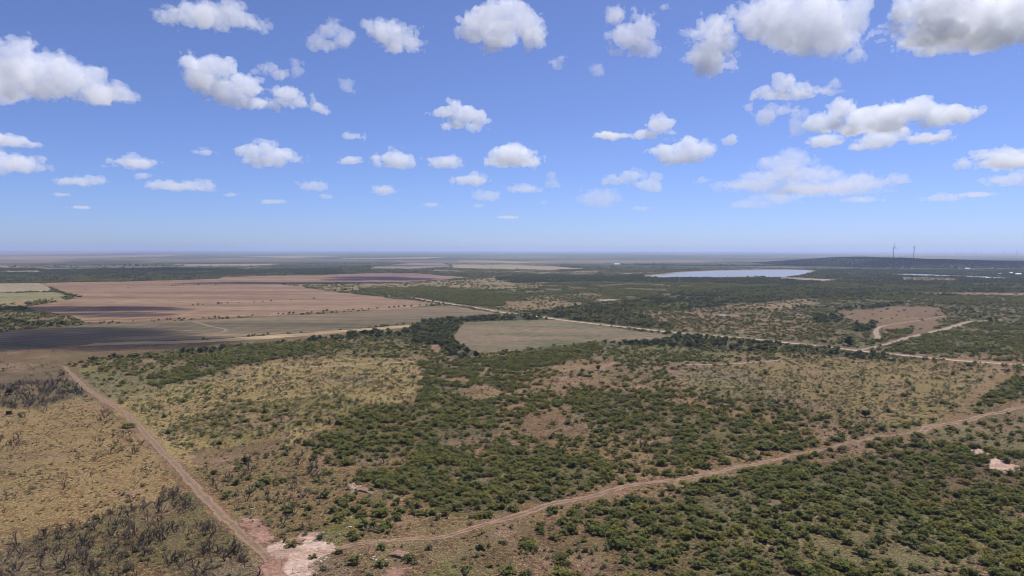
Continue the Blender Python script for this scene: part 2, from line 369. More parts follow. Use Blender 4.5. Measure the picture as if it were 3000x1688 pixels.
def mixc(nt, fac, a, b, mode='MIX'):
    m = N(nt, 'ShaderNodeMix', data_type='RGBA', blend_type=mode)
    for s, i in ((fac, 0), (a, 6), (b, 7)):
        if hasattr(s, 'is_linked') or hasattr(s, 'node'): nt.links.new(s, m.inputs[i])
        elif i == 0: m.inputs[0].default_value = s
        else: m.inputs[i].default_value = tuple(s) + (1,)
    return m.outputs[2]
def bump(nt, b, height, strength=.6, dist=.5):
    n = N(nt, 'ShaderNodeBump'); n.inputs['Strength'].default_value = strength; n.inputs['Distance'].default_value = dist
    nt.links.new(height, n.inputs['Height']); nt.links.new(n.outputs['Normal'], b.inputs['Normal'])
def geopos(nt): return N(nt, 'ShaderNodeNewGeometry').outputs['Position']
def mapped(nt, vec, scale=(1, 1, 1), rot=(0, 0, 0)):
    m = N(nt, 'ShaderNodeMapping'); m.inputs['Scale'].default_value = scale; m.inputs['Rotation'].default_value = rot
    nt.links.new(vec, m.inputs['Vector']); return m.outputs['Vector']

# ground: colour of the cover per vertex, broken up by grass, soil and stones in the shader
gm, nt, b = mat('prairie')
pos = geopos(nt); at = N(nt, 'ShaderNodeAttribute', attribute_name='cover'); base = at.outputs['Color']
n1 = noise(nt, .55, 5, .65, pos); n2 = noise(nt, .09, 5, .6, pos); n3 = noise(nt, 1.6, 3, .6, pos)
soil = mixc(nt, 1.0, base, (.72, .60, .62), 'MULTIPLY'); straw = mixc(nt, 1.0, base, (1.42, 1.46, 1.30), 'MULTIPLY')
r1 = ramp(nt, n2.outputs['Fac'], [(.43, (0, 0, 0)), (.56, (1, 1, 1))])
c = mixc(nt, r1.outputs['Color'], soil, base)
r2 = ramp(nt, n1.outputs['Fac'], [(.47, (0, 0, 0)), (.59, (1, 1, 1))])
c = mixc(nt, r2.outputs['Color'], c, straw)
r3 = ramp(nt, n3.outputs['Fac'], [(.39, (.40, .38, .37)), (.49, (.95, .95, .95)), (.60, (1.35, 1.32, 1.15))])
c = mixc(nt, 1.0, c, r3.outputs['Color'], 'MULTIPLY')
nt.links.new(c, b.inputs['Base Color'])
bh = N(nt, 'ShaderNodeMath', operation='ADD'); nt.links.new(n1.outputs['Fac'], bh.inputs[0]); nt.links.new(n3.outputs['Fac'], bh.inputs[1])
bump(nt, b, bh.outputs[0], .9, .6)
GROUND_MAT = gm

def build_ground():
    az = np.concatenate([np.linspace(-180, -46, 24)[:-1], np.linspace(-46, 46, 821), np.linspace(46, 180, 24)[1:]])
    dep = np.concatenate([np.array([80, 65, 52, 42, 36, 32]), np.degrees(np.arctan(np.linspace(.575, .012, 300))), np.degrees(np.arctan(np.geomspace(.0118, .0012, 70)))])
    r = CAM_Z / np.tan(np.radians(dep))
    A, Rr = np.meshgrid(np.radians(az), r, indexing='ij')
    X = np.sin(A) * Rr; Y = np.cos(A) * Rr
    na, nr = X.shape
    V = np.stack([X, Y, np.zeros_like(X)], -1).reshape(-1, 3)
    i = np.arange(na - 1)[:, None] * nr + np.arange(nr - 1)[None, :]
    F = np.stack([i, i + 1, i + nr + 1, i + nr], -1).reshape(-1, 4)
    n0 = len(V); V = np.vstack([V, [[0, 0, 0]]])
    me = mesh_np('ground', V, F[:, ::-1], [GROUND_MAT])
    x = V[:, 0]; y = V[:, 1]
    front = y > 20
    idx = np.zeros(len(V), int); idx[front] = zone_index(x[front], y[front])
    C = ZCOL[idx].copy()
    D = np.hypot(x, y)
    # soft large patches: greener, redder, paler
    p1 = fbm2(x, y, 140, 4, 2.0); p2 = fbm2(x, y, 60, 4, 8.0); p3 = fbm2(x, y, 22, 3, 5.0)
    C *= (0.78 + 0.44 * p2)[:, None]
    def blend(C, t, col): return C * (1 - t[:, None]) + np.array(col) * t[:, None]
    near = np.clip((1800 - D) / 900, 0, 1)
    C = blend(C, .45 * np.clip((p1 - .56) * 6, 0, 1) * near, (.12, .115, .052))
    C = blend(C, .5 * np.clip((p3 - .60) * 6, 0, 1) * near, (.20, .122, .086))
    C = blend(C, .5 * np.clip((.40 - p2) * 6, 0, 1) * near, (.14, .10, .072))
    # the far plain: long strips of scrub, pasture and ploughland
    far = np.clip((D - 2600) / 1500, 0, 1)
    s1 = fbm2(x / 3.2, y, 520, 4, 21.0); s2 = fbm2(x / 4.0, y, 1500, 3, 31.0)
    C = blend(C, np.clip((D - 5000) / 6000, 0, 1), (.045, .060, .045))
    C = blend(C, far * .5 * np.clip((s1 - .535) * 10, 0, 1), (.185, .155, .115))
    C = blend(C, far * .4 * np.clip((s2 - .56) * 9, 0, 1), (.19, .135, .105))
    ca = me.color_attributes.new('cover', 'FLOAT_COLOR', 'POINT')
    ca.data.foreach_set('color', np.concatenate([C, np.ones((len(C), 1))], 1).astype(np.float32).ravel())
    return tag(obj('ground', me), 'dry brushland plain of tan grass and red soil reaching the horizon', kind='structure')
build_ground()
print('ground', time.time() - T0)

# ------------------------------------------------------------------ sheets on the ground: fields, water, roads
def smooth_line(P, step=None, n=None, closed=False):
    P = np.array(P, float); out = []
    m = len(P); rng = range(m) if closed else range(m - 1)
    for i in rng:
        p0 = P[(i - 1) % m] if closed or i > 0 else 2 * P[0] - P[1]
        p1 = P[i]; p2 = P[(i + 1) % m]
        p3 = P[(i + 2) % m] if closed or i + 2 < m else 2 * P[-1] - P[-2]
        k = n or max(2, int(np.hypot(*(p2 - p1)) / step))
        for t in np.arange(k) / k:
            out.append(.5 * ((2 * p1) + (p2 - p0) * t + (2 * p0 - 5 * p1 + 4 * p2 - p3) * t * t + (3 * p1 - p0 - 3 * p2 + p3) * t ** 3))
    if not closed: out.append(P[-1])
    return np.array(out)
from mathutils.geometry import tessellate_polygon
SHEETS = []                                     # world polygons nothing grows on
def sheet(name, poly_px, material, z, label, jag=.6, smooth=False, grow=False, seed=0, feather=.012):
    P = np.array(poly_px, float)
    if smooth: P = smooth_line(P, n=6, closed=True)
    else:
        q = []
        for i in range(len(P)):
            a = P[i]; b_ = P[(i + 1) % len(P)]; k = max(1, int(np.hypot(*(b_ - a)) / 14))
            for t in np.arange(k) / k: q.append(a + (b_ - a) * t)
        P = np.array(q)
    W = ground(P[:, 0], P[:, 1])
    D = np.hypot(W[:, 0], W[:, 1])
    jx = (fbm2(W[:, 0], W[:, 1], 40, 3, 61 + seed) - .5) * jag * 2; jy = (fbm2(W[:, 0], W[:, 1], 40, 3, 77 + seed) - .5) * jag * 2
    W = W + np.stack([jx * D * .006, jy * D * .02], -1)
    n = len(W); area = .5 * np.sum(W[:, 0] * np.roll(W[:, 1], -1) - np.roll(W[:, 0], -1) * W[:, 1])
    if area < 0: W = W[::-1]; D = D[::-1]
    t = np.roll(W, -1, 0) - np.roll(W, 1, 0); t /= np.linalg.norm(t, axis=1)[:, None] + 1e-9
    inn = np.stack([-t[:, 1], t[:, 0]], -1)
    width = math.sqrt(abs(area)) * feather
    dd = np.hypot(W[:, None, 0] - W[None, :, 0], W[:, None, 1] - W[None, :, 1]); k_ = np.abs(np.arange(n)[:, None] - np.arange(n)[None, :]); k_ = np.minimum(k_, n - k_)
    dd[k_ < 5] = 1e9; I = W + inn * np.minimum(width, .2 * dd.min(1))[:, None]
    tris = tessellate_polygon([[Vector((x, y, 0)) for x, y in I]])
    c = W.mean(0)
    VV = np.column_stack([np.vstack([W, I]) - c, np.zeros(2 * n)]); T = np.array([t_ for t_ in tris]) + n
    i = np.arange(n); j = (i + 1) % n
    T = np.vstack([T, np.stack([i, j, j + n], -1), np.stack([i, j + n, i + n], -1)])
    nrm = np.cross(VV[T[:, 1]] - VV[T[:, 0]], VV[T[:, 2]] - VV[T[:, 0]])[:, 2]
    T[nrm < 0] = T[nrm < 0][:, ::-1]
    me = mesh_np(name, VV, T, [material])
    at_ = me.attributes.new('inner', 'FLOAT', 'POINT'); at_.data.foreach_set('value', np.concatenate([np.zeros(n), np.ones(n)]).astype(np.float32))
    if not grow: SHEETS.append(W)
    return tag(obj(name, me, loc=(c[0], c[1], z)), label, kind='structure')

def patch(name, poly_px, material, z, label, seed=0, soft=3.5, cell=.8):
    """bare ground with a soft rim: a fine grid whose 'inner' value falls from 1 to 0 over the last metres"""
    W = ground(*np.array(poly_px, float).T); lo = W.min(0) - 3; hi = W.max(0) + 3
    xs = np.arange(lo[0], hi[0], cell); ys = np.arange(lo[1], hi[1], cell); X, Y = np.meshgrid(xs, ys, indexing='ij')
    jx = (fbm2(X, Y, 7, 3, 15 + seed) - .5) * 7; jy = (fbm2(X, Y, 7, 3, 85 + seed) - .5) * 9
    ins = inside(W, (X + jx).ravel(), (Y + jy).ravel()).reshape(X.shape).astype(float)
    r = max(1, int(soft / cell)); k = ins
    for ax in (0, 1):
        acc = np.zeros_like(k)
        for d in range(-r, r + 1): acc += np.roll(k, d, ax)
        k = acc / (2 * r + 1)
    i = np.arange(len(xs) - 1)[:, None] * len(ys) + np.arange(len(ys) - 1)[None, :]
    F = np.stack([i, i + len(ys), i + len(ys) + 1, i + 1], -1).reshape(-1, 4)
    F = F[(k.ravel()[F] > .02).any(1)]; c = W.mean(0)
    me = mesh_np(name, np.stack([X - c[0], Y - c[1], X * 0], -1).reshape(-1, 3), F, [material])
    at_ = me.attributes.new('inner', 'FLOAT', 'POINT'); at_.data.foreach_set('value', k.astype(np.float32).ravel())
    SHEETS.append(W); return tag(obj(name, me, loc=(c[0], c[1], z)), label, kind='structure')
def fray(nt, b, src, lo, hi, scale=.5):
    """the cover thins out towards its rim in ragged patches"""
    n = noise(nt, scale, 5, .7, geopos(nt)); ad = N(nt, 'ShaderNodeMath', operation='ADD'); nt.links.new(src, ad.inputs[0]); nt.links.new(n.outputs['Fac'], ad.inputs[1])
    mr = N(nt, 'ShaderNodeMapRange'); mr.inputs['From Min'].default_value = lo; mr.inputs['From Max'].default_value = hi
    nt.links.new(ad.outputs[0], mr.inputs['Value']); nt.links.new(mr.outputs[0], b.inputs['Alpha'])
def field_mat(name, c1, c2, c3, rot=0.0, stretch=6.0, furrow=None, patch=.012, frayed=.09):
    m, nt, b = mat(name); pos = geopos(nt)
    v = mapped(nt, pos, (1.0 / stretch, 1, 1), (0, 0, rot))
    a = noise(nt, patch, 7, .68, v); f = noise(nt, patch * 14, 5, .65, v); g = noise(nt, .8, 3, .6, pos)
    c = ramp(nt, a.outputs['Fac'], [(.38, c2), (.5, c1), (.62, c3)]).outputs['Color']
    r = ramp(nt, f.outputs['Fac'], [(.32, (.5, .5, .52)), (.5, (1, 1, 1)), (.68, (1.4, 1.36, 1.25))])
    c = mixc(nt, 1.0, c, r.outputs['Color'], 'MULTIPLY')
    r = ramp(nt, g.outputs['Fac'], [(.3, (.75, .75, .75)), (.6, (1.08, 1.08, 1.08))])
    c = mixc(nt, 1.0, c, r.outputs['Color'], 'MULTIPLY')
    if furrow:
        w = N(nt, 'ShaderNodeTexWave', wave_type='BANDS', bands_direction='Y'); w.inputs['Scale'].default_value = furrow
        w.inputs['Distortion'].default_value = 6; w.inputs['Detail'].default_value = 3; w.inputs['Detail Scale'].default_value = .4
        nt.links.new(mapped(nt, pos, (1, 1, 1), (0, 0, rot)), w.inputs['Vector'])
        r = ramp(nt, w.outputs['Fac'], [(.1, (.78, .78, .78)), (.8, (1.1, 1.1, 1.1))])
        c = mixc(nt, 1.0, c, r.outputs['Color'], 'MULTIPLY')
    nt.links.new(c, b.inputs['Base Color']); bump(nt, b, g.outputs['Fac'], .5, .3)
    if frayed: fray(nt, b, N(nt, 'ShaderNodeAttribute', attribute_name='inner').outputs['Fac'], .62, .80, frayed)
    return m
M_PLOUGH = field_mat('ploughed_earth', (.184, .112, .066), (.140, .080, .046), (.220, .146, .092), .35, 7, .02)
M_PLOUGH2 = field_mat('dark_ploughed_earth', (.15, .09, .075), (.12, .072, .06), (.20, .125, .10), .2, 5)
M_OLIVE = field_mat('cut_crop_stubble', (.118, .088, .050), (.078, .064, .034), (.160, .114, .066), .42, 12, .03)
M_STRAW = field_mat('dry_straw', (0.270, 0.203, 0.106), (0.230, 0.162, 0.086), (0.306, 0.234, 0.126), .35, 8)
M_OVAL = field_mat('grazed_meadow', (0.117, 0.094, 0.052), (0.079, 0.079, 0.034), (0.158, 0.108, 0.067), .1, 2.5, patch=.016)
M_PALE = field_mat('pale_stubble', (.205, .16, .098), (.165, .128, .078), (.24, .19, .12), .1, 4)
M_GREENF = field_mat('young_green_crop', (.155, .138, .062), (.13, .118, .052), (.18, .155, .072), .1, 4)
M_PINK = field_mat('pinkish_fallow', (.17, .125, .10), (.13, .10, .08), (.20, .155, .125), .1, 6)

sheet('field', [(115,829),(300,826),(450,823),(640,817),(645,812),(800,808),(990,806),(1000,830),(830,834),(1000,857),(1150,874),(1294,890),(1180,905),(1000,913),(800,925),(600,936),(400,945),(250,945),(195,926),(130,914),(55,902),(120,892),(190,880),(236,868),(160,848)],
      M_PLOUGH, .10, 'wide reddish-brown ploughed field with thin rows of shrubs across it', seed=1)
sheet('field', [(-500,1010),(0,976),(60,966),(250,952),(560,939),(1000,916),(1312,894),(1345,900),(1480,922),(1400,926),(1300,934),(1220,946),(1000,966),(800,980),(560,996),(250,1010),(0,1029),(-500,1075)],
      M_OLIVE, .07, 'olive brown cut field between the ploughed field and the straw strip', seed=2)
sheet('field', [(225,1016),(280,1004),(600,996.5),(800,982),(1000,967),(1195,953),(1200,960),(1000,975),(800,992),(600,1004),(280,1013)],
      M_STRAW, .11, 'narrow bright straw strip along the near edge of the olive field', seed=3)
sheet('field', [(1362,946),(1430,941),(1500,939),(1640,938),(1760,955),(1900,974),(1985,986),(1930,1000),(1760,1004),(1620,1014),(1500,1030),(1400,1033),(1352,1015),(1326,985),(1345,960)],
      M_OVAL, .07, 'oval brown meadow ringed by dark trees beside the gravel road', seed=4)
sheet('field', [(-500,832),(0,831),(112,830),(148,846),(156,854),(0,858),(-500,862)], M_PALE, .16, 'pale tan pasture beyond the ploughed field, at the left edge', seed=5)
sheet('field', [(-500,863),(0,859),(157,855.5),(194,868),(180,872),(90,879),(0,883),(-500,888)], M_GREENF, .16, 'pale green field in front of the tan pasture, at the left edge', seed=6)
sheet('field', [(985,804.5),(1080,801),(1230,802),(1380,814),(1300,820),(1180,828),(985,829)], M_PLOUGH2, .18, 'dark ploughed field beyond the wide reddish field', seed=7)
for i, (P, m, lb) in enumerate([
    ([(500,775),(830,773),(760,779),(560,780)], M_PALE, 'thin pale field strip far behind the dark woods'),
    ([(-300,796),(0,795),(120,793),(110,799),(0,800),(-300,803)], M_PALE, 'short pale field strip beside the dark woods, at the left edge'),
    ([(-300,778),(0,778),(30,780),(25,786),(0,786),(-300,788)], M_PINK, 'small reddish field far off at the left edge'),
    ([(-800,756),(0,752),(200,750),(400,748),(550,745),(480,752),(250,757),(100,763),(0,765),(-800,772)], M_PINK, 'broad reddish fallow belt far off on the left'),
    ([(-800,742),(0,741),(300,737.5),(450,738),(300,743),(0,747),(-800,750)], M_PINK, 'faint pinkish belt of land close under the horizon on the left'),
    ([(1000,757),(1310,753),(1250,758),(1000,759)], M_PALE, 'long thin pale strip far off near the picture centre'),
    ([(1080,788),(1100,781),(1200,771),(1300,772),(1320,783),(1200,788)], M_PINK, 'pinkish fallow field beyond the dark ploughed field'),
    ([(1330,776),(1500,777),(1620,780),(1720,789),(1600,792),(1320,785)], M_PALE, 'pale tan field beside the pinkish fallow field'),
    ([(1340,763),(1450,764),(1620,771),(1500,772),(1350,766)], M_PALE, 'thin pale strip behind the pale tan field'),
    ([(2250,741),(2600,740),(3000,744),(3600,746),(3000,752),(2600,750)], M_PINK, 'lavender strip of far plain behind the wind turbines'),
    ([(700,752),(900,749),(990,752),(850,756)], M_PALE, 'thin pale strip on the far plain, left of centre')]):
    sheet('field', P, m, .30, lb, seed=10 + i)

# water
def water_mat(name, c, rough):
    m, nt, b = mat(name, rough); b.inputs['Specular IOR Level'].default_value = .5; b.inputs['IOR'].default_value = 1.333
    v = noise(nt, .25, 4, .6, mapped(nt, geopos(nt), (1, .4, 1)))
    r = ramp(nt, v.outputs['Fac'], [(.3, tuple(x * .8 for x in c)), (.7, c)]); nt.links.new(r.outputs['Color'], b.inputs['Base Color'])
    bump(nt, b, v.outputs['Fac'], .12, .25); return m
M_WATER = water_mat('lake_water', (.20, .21, .22), .3)
M_MUD = field_mat('dried_lake_mud', (.20, .155, .125), (.15, .115, .09), (.27, .22, .19), .1, 4)
sheet('lake_shore', [(1880,812),(1930,803),(1990,797),(2047,794),(2155,791),(2272,790),(2385,792),(2375,802),(2310,812),(2360,815),(2430,818.5),(2440,823),(2380,825),(2320,820),(2240,814),(2194,813),(2047,816),(1960,815)], M_MUD, .16, 'pale pink mud shore round the big lake', smooth=True, seed=31, feather=.05)
sheet('lake', [(1905,810.5),(1960,804),(2000,800),(2047,796.5),(2155,793),(2272,791.8),(2369,793.4),(2349,803.4),(2283,811),(2194,809.5),(2047,812.5),(1960,812)], M_WATER, .26, 'big pale lake in the distance below the wooded mesa', smooth=True, jag=.4, seed=32)
sheet('pond', [(2612,804.5),(2679,802.8),(2776,807),(2966,815),(2950,817),(2893,816),(2776,810.5),(2650,808.5)], M_WATER, .26, 'long narrow pond in front of the wooded mesa', smooth=True, jag=.3, seed=33)
sheet('pond', [(2102,923.5),(2118,922),(2136,923.5),(2120,925.5)], M_WATER, .12, 'tiny stock pond in the scrub right of the dark woods', smooth=True, jag=.2, seed=34)
sheet('dry_pond', [(1750,879),(1790,877),(1825,880),(1790,883.5),(1760,882.5)], M_MUD, .12, 'small dried-up pond bed among scrub beyond the gravel road', smooth=True, seed=35, feather=.05)
sheet('dry_pond', [(1185,862),(1205,860.5),(1222,862),(1205,864)], M_MUD, .14, 'small white bare patch inside the green thicket', smooth=True, jag=.3, seed=36, feather=.05)

# roads and tracks
def road_mat(name, c_dirt, c_edge, twotrack, rag=.75):
    m, nt, b = mat(name); pos = geopos(nt)
    uv = N(nt, 'ShaderNodeUVMap'); sx = N(nt, 'ShaderNodeSeparateXYZ'); nt.links.new(uv.outputs['UV'], sx.inputs[0])
    n = noise(nt, .25, 5, .65, pos); f = noise(nt, 1.4, 4, .6, pos)
    ds = N(nt, 'ShaderNodeMath', operation='SUBTRACT'); nt.links.new(sx.outputs['X'], ds.inputs[0]); ds.inputs[1].default_value = .5
    ab = N(nt, 'ShaderNodeMath', operation='ABSOLUTE'); nt.links.new(ds.outputs[0], ab.inputs[0])
    ad = N(nt, 'ShaderNodeMath', operation='MULTIPLY_ADD'); nt.links.new(n.outputs['Fac'], ad.inputs[0]); ad.inputs[1].default_value = .5 if twotrack else .22; nt.links.new(ab.outputs[0], ad.inputs[2])
    if twotrack: st = [(.28, tuple(x * .85 for x in c_edge)), (.38, c_dirt), (.58, c_dirt), (.68, c_edge)]
    else: st = [(.30, c_dirt), (.50, c_dirt), (.60, c_edge)]
    c = ramp(nt, ad.outputs[0], st).outputs['Color']
    r = ramp(nt, f.outputs['Fac'], [(.3, (.7, .7, .7)), (.6, (1.06, 1.06, 1.06))])
    c = mixc(nt, 1.0, c, r.outputs['Color'], 'MULTIPLY'); nt.links.new(c, b.inputs['Base Color'])
    sb = N(nt, 'ShaderNodeMath', operation='MULTIPLY_ADD'); nt.links.new(ab.outputs[0], sb.inputs[0]); sb.inputs[1].default_value = -2.2; sb.inputs[2].default_value = .95 if not twotrack else rag
    fray(nt, b, sb.outputs[0], .50, .66, .35)
    bump(nt, b, f.outputs['Fac'], .6, .25); return m
ROADS = []
def road(name, pts, width, material, z, label, jag=.18, keep=0.5, step=None):
    W = ground(*np.array(pts, float).T)
    L = smooth_line(W, n=14)
    t = np.gradient(L, axis=0); t /= np.linalg.norm(t, axis=1)[:, None]; nrm = np.stack([-t[:, 1], t[:, 0]], -1)
    s = np.concatenate([[0], np.cumsum(np.linalg.norm(np.diff(L, axis=0), axis=1))])
    wv = np.interp(np.linspace(0, 1, len(L)), np.linspace(0, 1, np.size(width)), np.atleast_1d(width))
    n1 = vnoise2(s / (wv * 1.3), s * 0 + 3.3) - .5; n2 = vnoise2(s / (wv * 1.3), s * 0 + 9.3) - .5
    l = L + nrm * (wv * (.5 + jag * n1))[:, None]; r = L - nrm * (wv * (.5 + jag * n2))[:, None]
    c = L.mean(0); K = len(L)
    V = np.zeros((2 * K, 3)); V[0::2, :2] = l - c; V[1::2, :2] = r - c
    i = np.arange(K - 1) * 2
    F = np.stack([i, i + 1, i + 3, i + 2], -1)
    me = mesh_np(name, V, F, [material])
    uv = me.uv_layers.new(name='UVMap'); u = np.zeros((len(F), 4, 2), np.float32)
    u[:, 0, 0] = 0; u[:, 1, 0] = 1; u[:, 2, 0] = 1; u[:, 3, 0] = 0
    u[:, 0, 1] = s[:-1]; u[:, 1, 1] = s[:-1]; u[:, 2, 1] = s[1:]; u[:, 3, 1] = s[1:]
    uv.data.foreach_set('uv', u.ravel())
    ROADS.append((L, wv * keep + .5))
    return tag(obj(name, me, loc=(c[0], c[1], z)), label, kind='structure')
M_GRAVEL = road_mat('caliche_gravel', (.35, .275, .20), (.19, .135, .09), False)
M_DIRT = road_mat('red_dirt', (.245, .152, .10), (.155, .105, .066), True, .54)
M_DIRTL = road_mat('grassy_red_dirt', (.225, .137, .09), (.175, .125, .074), True, .56)
M_DIRTF = road_mat('overgrown_red_dirt', (.235, .15, .10), (.17, .115, .072), True, .42)
M_DIRTF2 = road_mat('worn_field_soil', (.175, .13, .085), (.13, .10, .062), False)
M_PALED = road_mat('pale_dirt', (.245, .175, .12), (.155, .115, .075), False)
GRAVEL_PTS = [(1010,852),(1100,861),(1200,872),(1310,889.5),(1400,903),(1480,917),(1560,926),(1660,940),(1800,956),(2000,977),(2150,989),(2300,1004),(2420,1017),(2520,1029),(2600,1037),(2795,1056),(3000,1070),(3300,1090)]
road('dirt_verge', [(x, y - 1.5) for x, y in GRAVEL_PTS[2:]], 24, M_DIRTL, .05, 'brown bare verge along the pale gravel road', .3, .4)
road('gravel_road', GRAVEL_PTS, 7.0, M_GRAVEL, .12, 'straight pale gravel road crossing the plain beside power poles', .1, .6)
road('dirt_track', [(186,1072),(222,1108),(255,1138),(292,1166),(345,1196),(405,1245),(465,1312),(522,1372),(575,1430),(645,1502),(705,1562),(760,1612),(805,1662),(850,1730),(930,1860)], [7, 9, 9, 9, 8.5, 8, 8], M_DIRTL, .05, 'reddish dirt track with fence running down the left grassland', .25, .5)
road('dirt_track', [(985,1604),(1100,1590),(1200,1577),(1300,1571),(1400,1545),(1500,1514),(1600,1481),(1700,1459),(1800,1436),(1900,1417),(2000,1404),(2100,1385),(2200,1362),(2300,1340)], [6, 6.5, 7, 7.5, 7.5, 7.5, 7], M_DIRT, .05, 'red dirt track slanting up through the mesquite from the sandy clearing', .5, .4)
road('dirt_track', [(2290,1342),(2400,1318),(2480,1300),(2560,1281),(2650,1269),(2710,1261)], [7, 6.5, 6.5, 7], M_DIRTF, .052, 'faint overgrown stretch of the slanting red track on the right', .6, .35)
road('dirt_track', [(2690,1264),(2760,1246),(2850,1226),(2960,1200),(3150,1160)], [12, 11, 9, 9], M_DIRT, .056, 'bright bare stretch of the slanting track near the right edge', .6, .4)
road('dirt_track', [(2520,1027),(2545,1020),(2600,1008),(2660,990),(2757,967),(2835,944),(2880,941),(2935,937)], [6, 7, 9, 12, 9], M_PALED, .08, 'pale eroded dirt track right of the big dark tree', .5, .6)
road('dirt_track', [(2574,996),(2568,980),(2567,967),(2590,955),(2660,944),(2757,928),(2790,922)], [8, 7, 4, 3.5], M_PALED, .08, 'narrow pale dirt track round the brown clearing', .3, .6)
road('dirt_track', [(560,940),(620,957),(662,966),(640,978),(590,993)], [6, 7], M_DIRTF2, .11, 'faint kinked farm track across the olive field', .3, .3)
road('dirt_track', [(1345,903),(1390,910),(1450,920),(1500,926)], [14, 16], M_DIRT, .10, 'reddish headland strip between the olive field and gravel road', .4, .3)
road('dirt_track', [(750,1078),(880,1075),(1000,1072),(1090,1066),(1210,1060)], [5, 5], M_PALED, .05, 'thin pale track along the top of the yellow grassland', .4, .4)
road('dirt_track', [(2000,1068),(2100,1068),(2200,1062),(2290,1056)], [6, 5], M_PALED, .05, 'thin pale track above the yellowish grassland on the right', .4, .4)
road('dirt_track', [(1760,1086),(1772,1076),(1800,1060)], [12, 9], M_DIRT, .05, 'short bare red path stub near the creek trees', .4, .4)

# sandy clearing and bare wash by the gate
M_SAND = field_mat('pale_pink_sand', (.34, .23, .17), (.23, .145, .105), (.41, .30, .24), .5, 2, patch=.12, frayed=.3)
M_REDS = field_mat('trodden_red_soil', (.23, .13, .09), (.18, .10, .07), (.27, .165, .115), .5, 2, patch=.1, frayed=.3)
patch('sand_clearing', [(798,1600),(830,1596),(870,1602),(905,1600),(950,1592),(985,1600),(960,1620),(905,1640),(880,1655),(900,1662),(935,1668),(915,1685),(900,1730),(845,1730),(838,1690),(830,1660),(812,1640),(797,1620)], M_SAND, .08, 'pale pink sandy clearing where the two dirt tracks meet', seed=41)
patch('sand_clearing', [(858,1580),(890,1575),(915,1560),(930,1565),(918,1585),(905,1594),(880,1592)], M_SAND, .09, 'small pale sand wash just above the sandy clearing', seed=42)
patch('red_soil_patch', [(786,1640),(800,1632),(822,1650),(832,1690),(850,1740),(770,1740),(778,1690)], M_REDS, .09, 'trodden red soil beside the sandy clearing', seed=43)
patch('red_soil_patch', [(705,1510),(725,1515),(765,1555),(790,1575),(780,1590),(755,1572),(720,1540)], M_REDS, .09, 'bright red bare soil strip beside the lower track', seed=44)
patch('sand_clearing', [(2890,1344),(2905,1342),(2940,1352),(2985,1372),(2970,1392),(2940,1386),(2900,1372)], M_SAND, .08, 'pale stony clearing near the right edge among mesquite', seed=45)
patch('sand_clearing', [(2825,1320),(2860,1318),(2872,1312),(2880,1322),(2885,1340),(2872,1338),(2850,1325)], M_SAND, .08, 'thin pale wash running down to the stony clearing', seed=46)
patch('red_soil_patch', [(1130,1688),(1150,1670),(1180,1645),(1195,1642),(1190,1655),(1165,1680),(1150,1700)], M_REDS, .06, 'small red gully floor near the bottom edge', seed=47)
patch('sand_clearing', [(1028,1412),(1046,1410),(1044,1425),(1034,1445),(1024,1440)], M_SAND, .06, 'little pale sand spill on the left of the central thicket', seed=48)
patch('sand_clearing', [(1024,1508),(1052,1502),(1040,1515),(1028,1518)], M_SAND, .06, 'little pale sand spill above the green seep', seed=49)
print('sheets', time.time() - T0)

def on_sheet(x, y, pad=0.0):
    m = np.zeros(np.shape(x), bool)
    for W in SHEETS:
        s = (x > W[:, 0].min()) & (x < W[:, 0].max()) & (y > W[:, 1].min()) & (y < W[:, 1].max())
        if s.any(): m[s] |= inside(W, x[s], y[s])
    return m
def on_road(x, y):
    m = np.zeros(np.shape(x), bool)
    for L, w in ROADS:
        lo = L.min(0) - 20; hi = L.max(0) + 20
        s = np.where((x > lo[0]) & (x < hi[0]) & (y > lo[1]) & (y < hi[1]) & ~m)[0]
        for k in range(0, len(s), 4000):
            q = s[k:k + 4000]
            d2 = (x[q][:, None] - L[None, :, 0]) ** 2 + (y[q][:, None] - L[None, :, 1]) ** 2
            j = d2.argmin(1); m[q] = np.sqrt(d2[np.arange(len(q)), j]) < w[j] + .4
    return m

# ------------------------------------------------------------------ wooded mesa
def sstep(a, b, t): t = np.clip((t - a) / (b - a), 0, 1); return t * t * (3 - 2 * t)
def hill_h(x, y):
    prof = np.interp(x, [1700, 1880, 1960, 2115, 2286, 2416, 2565, 2655, 2925, 3375, 4300, 5600], [0, 4, 12, 24, 41, 49, 49, 41, 35, 25, 17, 0])
    h = prof * sstep(3620, 4420, y) * (1 - sstep(4900, 6000, y))
    return h * (.9 + .2 * fbm2(x, y, 260, 3, 4.0))
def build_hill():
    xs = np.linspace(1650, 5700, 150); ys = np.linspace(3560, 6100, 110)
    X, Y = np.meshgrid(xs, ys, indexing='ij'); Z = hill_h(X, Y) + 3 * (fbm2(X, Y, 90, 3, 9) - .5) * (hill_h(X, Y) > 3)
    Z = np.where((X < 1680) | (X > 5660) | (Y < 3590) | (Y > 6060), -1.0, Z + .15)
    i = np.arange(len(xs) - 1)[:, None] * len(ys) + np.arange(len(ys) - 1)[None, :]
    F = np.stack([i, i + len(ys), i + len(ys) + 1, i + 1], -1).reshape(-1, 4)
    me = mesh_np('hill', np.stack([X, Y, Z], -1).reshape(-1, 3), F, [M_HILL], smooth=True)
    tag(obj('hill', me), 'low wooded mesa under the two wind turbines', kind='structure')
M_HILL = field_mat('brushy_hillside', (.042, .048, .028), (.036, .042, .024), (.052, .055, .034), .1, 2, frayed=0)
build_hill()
def height(x, y): return np.where((y > 3560) & (x > 1650), np.maximum(hill_h(x, y), 0), 0.0)

